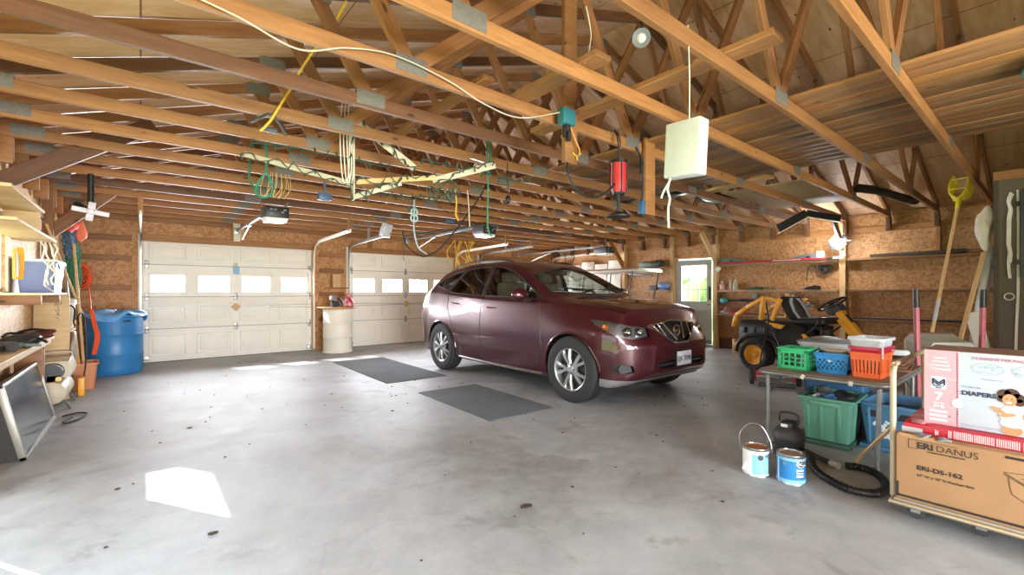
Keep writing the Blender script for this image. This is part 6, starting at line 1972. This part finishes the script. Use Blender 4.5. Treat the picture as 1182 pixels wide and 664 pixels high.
o = beam('loose_board', (5.85, 2.2, 2.641), (6.1, 3.2, 2.641), .14, .038, PALEW)
tag(o, 'pale board at the outer edge of the loft beside the plywood sheet', 'board', 'boards laid over the trusses')
for i, (x, y, sx, sy, s, lb) in enumerate(((5.85, 3.62, .3, .35, 3, 'black plastic bag lying over the trusses beyond the foam block'), (5.8, 4.35, .22, .2, 5, 'small black bag over the trusses near the second vertical board'), (6.85, 3.32, .42, .22, 8, 'long black bag on the trusses behind the plywood sheet'))):
    o = obj('black_bag', M().lump((x, y, 2.69), (sx, sy, .065), .45, s), mat('black_bag_film', '1F1F20', .3, 0, .3))
    tag(o, lb, 'bag', 'black bags over the trusses')
BP = mat('black_drain_pipe', '232322', .5, 0, .15)
pts = cr([(7.75, 1.78, 2.70), (8.3, 1.66, 2.72), (8.9, 1.52, 2.68), (9.35, 1.42, 2.67)], 18)
o = obj('drain_pipe', M().tube(pts, .06, 12, rs=[.058+.006*math.sin(i*2.2) for i in range(len(pts))]), BP)
tag(o, 'black corrugated drain pipe lying over the trusses near the work lamp', 'pipe')
t = thing('gutter_piece', 'black and white folded gutter length hanging below the plywood sheet', 'gutter', (7.98, 2.49, 2.47))
m = M().bar((-.33, .28, -.24), (0, 0, 0), .02, .13).bar((0, 0, 0), (.42, -.33, -.08), .02, .10)
obj('channel', m, BLACK, t)
obj('hanging_wire', M().cyl((0, 0, 0), (0, 0, .165), .004, n=6), STEEL, t)
obj('white_edge', M().bar((-.33, .28, -.31), (0, 0, -.07), .03, .012).bar((0, 0, -.055), (.42, -.33, -.135), .03, .012), WHITE, t)
# the two vertical boards that hang from the trusses
vb = obj('hanging_board', M().bx(2.49, 2.625, 2.385, 2.423, 2.24, 3.78, .003), WOOD)
tag(vb, 'tall vertical board carrying the teal junction box', 'board')
vb2 = obj('hanging_board', M().bx(3.55, 3.70, 2.39, 2.42, 1.96, 2.66, .003), WOOD)
tag(vb2, 'short vertical board hanging beside the red work light', 'board')
t = thing('junction_box', 'teal electrical box fixed to the tall vertical board', 'junction box', (2.47, 2.35, 2.56))
obj('box', M().box((0, 0, 0), (.13, .07, .12), None, .008), mat('teal_box_plastic', '2C6F78', .4, 0, .08), t)
obj('outlet', M().cyl((0, 0, -.06), (0, 0, -.11), .03).cyl((.02, 0, -.09), (.02, 0, -.17), .018).cyl((-.025, 0, -.08), (-.025, 0, -.15), .015), BLACK, t)
obj('wires', M().tube(cr([(.04, 0, -.06), (.09, 0, -.14), (.13, -.01, -.22), (.12, -.01, -.27)], 4), .006, 6), mat('orange_wire', 'D8873A', .5), t)
o = obj('yellow_tie', M().tube(cr([(2.56, 2.375, 2.32), (2.60, 2.37, 2.30), (2.65, 2.37, 2.33)], 3), .006, 6).tube(cr([(2.60, 2.37, 2.30), (2.61, 2.37, 2.27)], 3), .006, 6), ROPEY)
tag(o, 'yellow twist of wire on the tall vertical board', 'wire')
t = thing('work_light', 'red and black work light hanging by its cord below a truss', 'work light', (3.11, 2.36, 1.88))
obj('body', M().lathe([(0, .2), (.05, .2), (.062, .23), (.066, .32), (.062, .44), (.066, .455), (.066, .47), (0, .47)], 24), RED, t)
m = M()
for k in range(6):
    a = PI/3*k
    m.tube([(.066*math.cos(a), .066*math.sin(a), .19), (.07*math.cos(a), .07*math.sin(a), .33), (.07*math.cos(a), .07*math.sin(a), .46)], .006, 6)
m.lathe([(.05, .45), (.075, .45), (.075, .475), (0, .475)], 24).lathe([(0, .19), (.05, .19), (.055, .205)], 20)
obj('cage', m, BLACK, t)
obj('stem', M().cyl((0, 0, .03), (0, 0, .2), .014), BLACK, t)
obj('foot', M().lathe([(0, .05), (.03, .045), (.10, .012), (.10, 0), (0, 0)], 24), BLACK, t)
obj('hanger', M().tube(cr([(0, 0, .47), (.005, .0, .58), (-.005, .01, .68), (.01, .05, .75)], 4), .008, 6).tube(cr([(.03, 0, .60), (.02, .0, .66), (.03, .04, .74)], 4), .006, 6), BLACK, t)
o = obj('black_cable', M().tube(cr([(2.50, 2.37, 2.23), (2.49, 2.36, 2.14), (2.56, 2.35, 2.05), (2.68, 2.35, 2.0), (2.82, 2.35, 2.01), (2.96, 2.35, 2.08), (3.06, 2.355, 2.16)], 6), .009, 8), CORDB)
tag(o, 'black cable sagging between the vertical board and the red work light', 'cable')
o = obj('black_cable', M().tube(cr([(3.46, 2.432, 2.56), (3.46, 2.39, 2.46), (3.44, 2.36, 2.35), (3.46, 2.36, 2.2), (3.44, 2.36, 2.05)], 5), .009, 8).box((3.44, 2.36, 2.36), (.03, .03, .12), None, .008), CORDB)
tag(o, 'black cable with a blue plug hanging beside the short vertical board', 'cable')
obj('plug', M().box((3.442, 2.36, 2.0), (.05, .05, .12), None, .012), mat('blue_plug', '2F5F86', .4), o)
# foam block on strings
t = thing('foam_block', 'square white foam block hanging on strings from a truss', 'foam block', (2.245, 1.265, 1.86), rad(-2))
m = M().box((0, 0, .15), (.09, .20, .29), (rad(3), 0, 0), .008)
FO = mat('white_foam', 'C3C7C4', .7, 0, .04, 30, .2, wear=('9C9C94', .74))
obj('block', m, FO, t)
obj('string', M().tube([(.0, -.02, .29), (-.03, -.04, .5), (-.04, -.04, .72), (-.03, -.03, .79)], .003, 5).tube(cr([(-.04, -.04, .72), (-.07, .02, .80), (-.04, -.03, .72)], 4), .003, 5), CORDW, t)
obj('tail_cord', M().tube(cr([(-.02, .08, .01), (-.03, .09, -.05), (-.01, .09, -.10), (-.025, .09, -.16), (-.02, .09, -.26)], 5), .006, 6).tube(cr([(-.02, .08, .0), (-.05, .10, -.06), (-.06, .11, -.1)], 4), .005, 6), CORDW, t)
o = obj('hanging_string', M().tube(cr([(2.06, 1.80, 2.96), (2.08, 1.78, 2.8), (2.07, 1.79, 2.68), (2.05, 1.80, 2.62)], 5), .004, 5), CORDW)
tag(o, 'thin white string dangling above the foam block', 'string')
# flood lamp up in the webs
t = thing('flood_lamp', 'round flood lamp up among the truss webs', 'lamp', (3.0, 2.06, 3.22))
mt = Matrix.Rotation(math.atan2(-2.06, -3.0), 4, 'Z') @ Matrix.Rotation(rad(110), 4, 'Y')
obj('reflector', M().lathe([(.02, -.08), (.03, -.06), (.05, -.02), (.065, .01), (.07, .015), (.066, .015), (.0, -.01)], 24, mt), GREY, t)
obj('bulb', M().lathe([(0, .02), (.02, .018), (.034, .005), (.036, -.01)], 20, mt), WHITE, t)
obj('stem', M().tube([mt @ V((0, 0, -.08)), mt @ V((0, 0, -.13)), V((.03, .02, .3))], .012, 6), BLACK, t)
# cable along the near truss
def cable(pts, r, mm, name, label, cat, n=6):
    return tag(obj(name, M().tube(cr(pts, n), r, 6), mm), label, cat)
cable([(0.1, 2.415, 2.56), (.35, 2.41, 2.52), (.61, 2.41, 2.46), (.85, 2.41, 2.55), (1.12, 2.41, 2.60), (1.48, 2.41, 2.56), (1.75, 2.41, 2.49), (2.05, 2.40, 2.47), (2.42, 2.36, 2.59)], .0045, mat('grey_white_cable', 'BDB4A2', .7, 0, .08), 'white_cable', 'white cable looping along a truss to the teal junction box', 'cable')
cable([(1.06, 3.02, 3.19), (1.0, 3.1, 3.05), (.94, 3.3, 2.95), (.92, 3.6, 2.90), (.86, 3.62, 2.76), (.79, 3.62, 2.62), (.72, 3.62, 2.48), (.66, 3.63, 2.40)], .009, ROPEY, 'yellow_rope', 'yellow rope hanging down over the trusses', 'rope')
o = obj('tied_light', M().bar((.66, 3.68, 2.44), (.78, 3.655, 2.43), .035, .035, .008).tube(cr([(.60, 3.66, 2.46), (.66, 3.655, 2.50), (.74, 3.655, 2.54), (.84, 3.65, 2.41)], 4), .012, 6), DGREY)
tag(o, 'dark bundle tied up where the yellow rope ends', 'bundle')
o = obj('green_rope', M().tube(cr(at_y([(.89, 5.22, 2.80), (.87, 5.22, 2.66), (.85, 5.22, 2.45), (.86, 5.22, 2.36), (.90, 5.20, 2.31)], 5.483), 5), .010, 6).ball((.955, 5.46, 2.36), .028, 8), ROPEG)
tag(o, 'green rope strand hanging above the garage door opener', 'rope', 'green ropes')
m = M().tube(cr([(.94, 4.872, 2.76), (.94, 4.872, 2.6), (.94, 4.872, 2.40)], 4), .012, 6)
m.tube(cr([(.94, 4.872, 2.40), (.875, 4.90, 2.30), (.86, 4.95, 2.22), (.92, 4.93, 2.17), (.99, 4.9, 2.21), (.99, 4.9, 2.29)], 5, True), .011, 6)
o = obj('green_rope', m, ROPEG)
tag(o, 'green rope ending in a hanging loop', 'rope', 'green ropes')
o = obj('green_rope', M().tube(cr([(2.69, 3.652, 2.92), (2.685, 3.652, 2.6), (2.70, 3.652, 2.3), (2.69, 3.652, 2.0), (2.70, 3.645, 1.86), (2.74, 3.64, 1.81)], 6), .008, 6).tube(cr([(2.69, 3.652, 2.85), (2.73, 3.652, 2.6), (2.67, 3.652, 2.5), (2.72, 3.652, 2.45), (2.69, 3.652, 2.42)], 5), .010, 6), ROPEG)
tag(o, 'long green rope hanging down in the middle above the car', 'rope', 'green ropes')
# light string star: white strips with clips and wire
t = thing('star_frame', 'white wooden star frame strung with unlit string lights under the trusses', 'light frame', (1.5, 4.05, 2.4))
P = lambda x, y, z: V((x-1.5, y-4.05, z-2.4))
ST = mat('white_strip', 'C9BDA8', .6, 0, .06)
CW = mat('green_light_wire', '2D4A3A', .6, 0, .2)
seg = [((1.46, 4.0, 2.80), (1.47, 4.02, 2.07), 1), ((1.45, 4.0, 2.80), (1.93, 3.74, 2.38), 1), ((.72, 4.66, 2.49), (1.46, 4.03, 2.22), 0), ((1.47, 4.02, 2.10), (1.83, 3.80, 2.24), 0), ((1.5, 4.02, 2.24), (2.07, 3.60, 2.29), 0), ((2.05, 3.62, 2.26), (2.50, 3.27, 2.41), 1)]
g = random.Random(21)
for i, (a, b, d) in enumerate(seg):
    A, B = P(*a), P(*b)
    s = beam('strip', A, B, .012, .062 if d else .045, ST if i != 4 else PALEW, t)
    m = M()
    k = 12
    pts = []
    for j in range(k+1):
        f = j/k
        q = A.lerp(B, f)+V((g.uniform(-.02, .02)-.02, g.uniform(-.02, .02)-.025, g.uniform(-.04, .04)))
        pts.append(q)
        c = q+V((g.uniform(-.02, .02), g.uniform(-.02, .02), g.uniform(-.05, .02)))
        m.bar(q, c, .010, .010)
    m.tube(cr(pts, 4), .005, 5)
    obj('light_string', m, CW, t)
m = M()
for j in range(9):
    c = P(2.10+g.uniform(-.08, .18), 3.58+g.uniform(-.1, .1), 2.17+g.uniform(-.05, .05))
    m.torus(c, g.uniform(.03, .07), .005, mt=Euler((g.uniform(0, 3), g.uniform(0, 3), 0)).to_matrix().to_4x4(), n=14, m=5)
obj('light_string_tangle', m, CW, t)
m = M()
for j in range(3): m.tube(cr([P(1.36+.03*j, 3.98, 2.92), P(1.34+.03*j, 3.98, 2.6), P(1.36+.03*j, 3.98, 2.26), P(1.40+.02*j, 3.98, 2.22), P(1.42+.02*j, 3.98, 2.4), P(1.42, 3.98, 2.8)], 5), .005, 5)
obj('hanging_loops', m, CORDW, t)
obj('tie_wire', M().tube([P(1.465, 4.0, 2.56), P(1.47, 4.275, 2.575)], .006, 6).tube([P(2.48, 3.29, 2.41), P(2.46, 3.66, 2.56)], .006, 6), STEEL, t)
def lstring(pts, label, drops=10):
    C = cr(pts, 6)
    m = M().tube(C, .006, 5)
    for i in range(0, len(C), max(1, len(C)//drops)):
        m.bar(C[i], C[i]+V((g.uniform(-.02, .02), g.uniform(-.02, .02), g.choice((-.05, .04)))), .012, .012)
    o = obj('string_lights', m, CW)
    return tag(o, label, 'string lights', 'loose string lights')
lstring([(.72, 4.30, 2.50), (1.0, 4.22, 2.505), (1.3, 4.2, 2.49), (1.6, 4.25, 2.5), (1.9, 4.22, 2.48)], 'loose string lights along the truss above the green rope loop')
lstring([(1.95, 3.62, 2.44), (2.3, 3.60, 2.42), (2.6, 3.61, 2.43), (2.9, 3.60, 2.40), (3.2, 3.6, 2.42)], 'loose string lights along the truss above the middle of the car')
lstring([(2.0, 4.82, 2.36), (2.3, 4.80, 2.34), (2.6, 4.8, 2.38), (2.95, 4.78, 2.38)], 'loose string lights below the star frame strips')
cable([(2.97, 4.70, 2.50), (2.98, 4.68, 2.34), (2.97, 4.68, 2.2), (3.0, 4.66, 2.12)], .010, ROPEY, 'yellow_rope', 'short yellow rope with a knot hanging above the car roof', 'rope')
cable([(3.10, 4.62, 2.50), (3.11, 4.61, 2.3), (3.12, 4.6, 2.05)], .006, CORDW, 'hanging_string', 'pale thin cord hanging beside the short yellow rope', 'cord')
cable([(3.27, 4.52, 2.50), (3.22, 4.7, 2.3), (3.12, 5.0, 2.0), (3.0, 5.2, 1.78), (2.86, 5.34, 1.72), (2.72, 5.5, 1.86), (2.66, 5.5, 2.06)], .010, CORDB, 'black_cable', 'black cord sagging in a loop above the rear of the car', 'cable')
o = obj('cord_coil', M().torus((2.86, 5.55, 2.33), .045, .012, 'Y', 16, 6).torus((2.86, 5.55, 2.25), .05, .012, 'Y', 16, 6).tube(cr([(2.86, 5.55, 2.5), (2.86, 5.55, 2.3), (2.85, 5.54, 2.1), (2.89, 5.5, 1.86), (3.0, 5.45, 1.76)], 5), .010, 6), mat('pale_blue_cord', 'A8C4C8', .6, 0, .1))
tag(o, 'pale blue cord coiled and hung from a truss above the second bay', 'cord')
o = obj('dark_rod', M().cyl((2.83, 5.85, 2.03), (3.82, 5.35, 2.22), .014, n=8).tube(cr([(2.84, 5.85, 2.02), (2.84, 5.85, 1.85), (2.85, 5.85, 1.68)], 3), .005, 5).tube([(3.55, 5.49, 2.18), (3.57, 5.49, 2.52)], .004, 5).tube([(2.95, 5.8, 2.06), (2.95, 5.8, 2.52)], .004, 5), DGREY)
tag(o, 'dark rod hung level below the trusses behind the string lights', 'rod')
m = M()
for k in range(9):
    x = 5.85+.07*k
    m.tube(cr([(x, 9.3+g.uniform(-.1, .1), 2.5), (x+g.uniform(-.2, .2), 9.3, 2.2), (x+g.uniform(-.15, .15), 9.35, 1.95), (x+g.uniform(-.2, .2), 9.3, 1.75)], 5), .010, 6)
o = obj('yellow_rope', m, ROPEY)
tag(o, 'tangle of thin yellow ropes hanging behind the car roof', 'rope')
m = M()
for k in range(5): m.tube(cr([(1.05+.05*k, 5.478, 2.56), (1.0+.07*k, 5.478, 2.38), (1.02+.05*k, 5.478, 2.28), (1.1+.05*k, 5.478, 2.4), (1.12+.04*k, 5.478, 2.56)], 4), .0035, 5)
o = obj('yellow_rope', m, mat('pale_yellow_cord', 'D9BC7A', .8, 0, .1))
tag(o, 'small tangle of yellow rope above the first garage door opener', 'rope')
o = obj('blue_box', M().box((1.66, 5.46, 2.36), (.15, .08, .08), None, .01).box((1.66, 5.46, 2.44), (.02, .02, .2)), mat('blue_plastic_box', '4C6A90', .4, 0, .1))
tag(o, 'small blue box hanging from a truss right of the first opener', 'box')
o = obj('blue_box', M().box((4.49, 7.29, 2.60), (.18, .06, .09), None, .01), bpy.data.materials['blue_plastic_box'])
tag(o, 'small blue box on a truss beside the second opener', 'box')
o = obj('white_bin', M().box((3.54, 8.0, 2.40), (.18, .14, .26), (.2, .2, 0), .02), CLEARP)
tag(o, 'translucent white box on the track hanger of the second door', 'box')
o = obj('door_bracket', M().box((1.43, YF-.09, 2.47), (.12, .05, .5), None, .006), CREAM)
tag(o, 'cream strip above the centre of the garage door by the blue barrel', 'bracket')
o = obj('blue_tag', M().box((1.43, YF-.055, 1.66), (.10, .012, .14), None, .004), mat('blue_card', '7FB4D6', .5, 0, .05))
tag(o, 'light blue card fixed at the centre of the garage door by the blue barrel', 'card')
o = obj('hanging_bulb', M().tube([(2.95, 3.655, 2.60), (2.95, 3.645, 2.25)], .005, 5).ball((2.95, 3.645, 2.21), (.03, .03, .045), 10), BLACK)
tag(o, 'small black fitting on a wire right of the long green rope', 'fitting')
o = obj('teal_case', M().box((4.12, .06, 2.60), (.3, .14, .03), (0, 0, .2), .01), mat('teal_board', '5E9C98', .4, 0, .06))
tag(o, 'teal board edge hung below the loft planks near the closet', 'board')
# leaves and grit blown over the floor
m = M()
g = random.Random(77)
for i in range(150):
    x, y = g.uniform(-.3, 6.5), g.uniform(1.2, 9.6)
    s = g.uniform(.004, .012) if i % 9 else g.uniform(.014, .026)
    m.lump((x, y, .004), (s*g.uniform(.7, 1.8), s, .005), .5, i, 1)
o = obj('dry_leaf_litter', m, mat('dry_leaf', '4A3A2C', .9, 0, .4))
tag(o, 'scattered dry leaf bits and grit on the concrete floor', 'leaf litter', None, 'stuff')
# ------------------------------------------------------------------ end
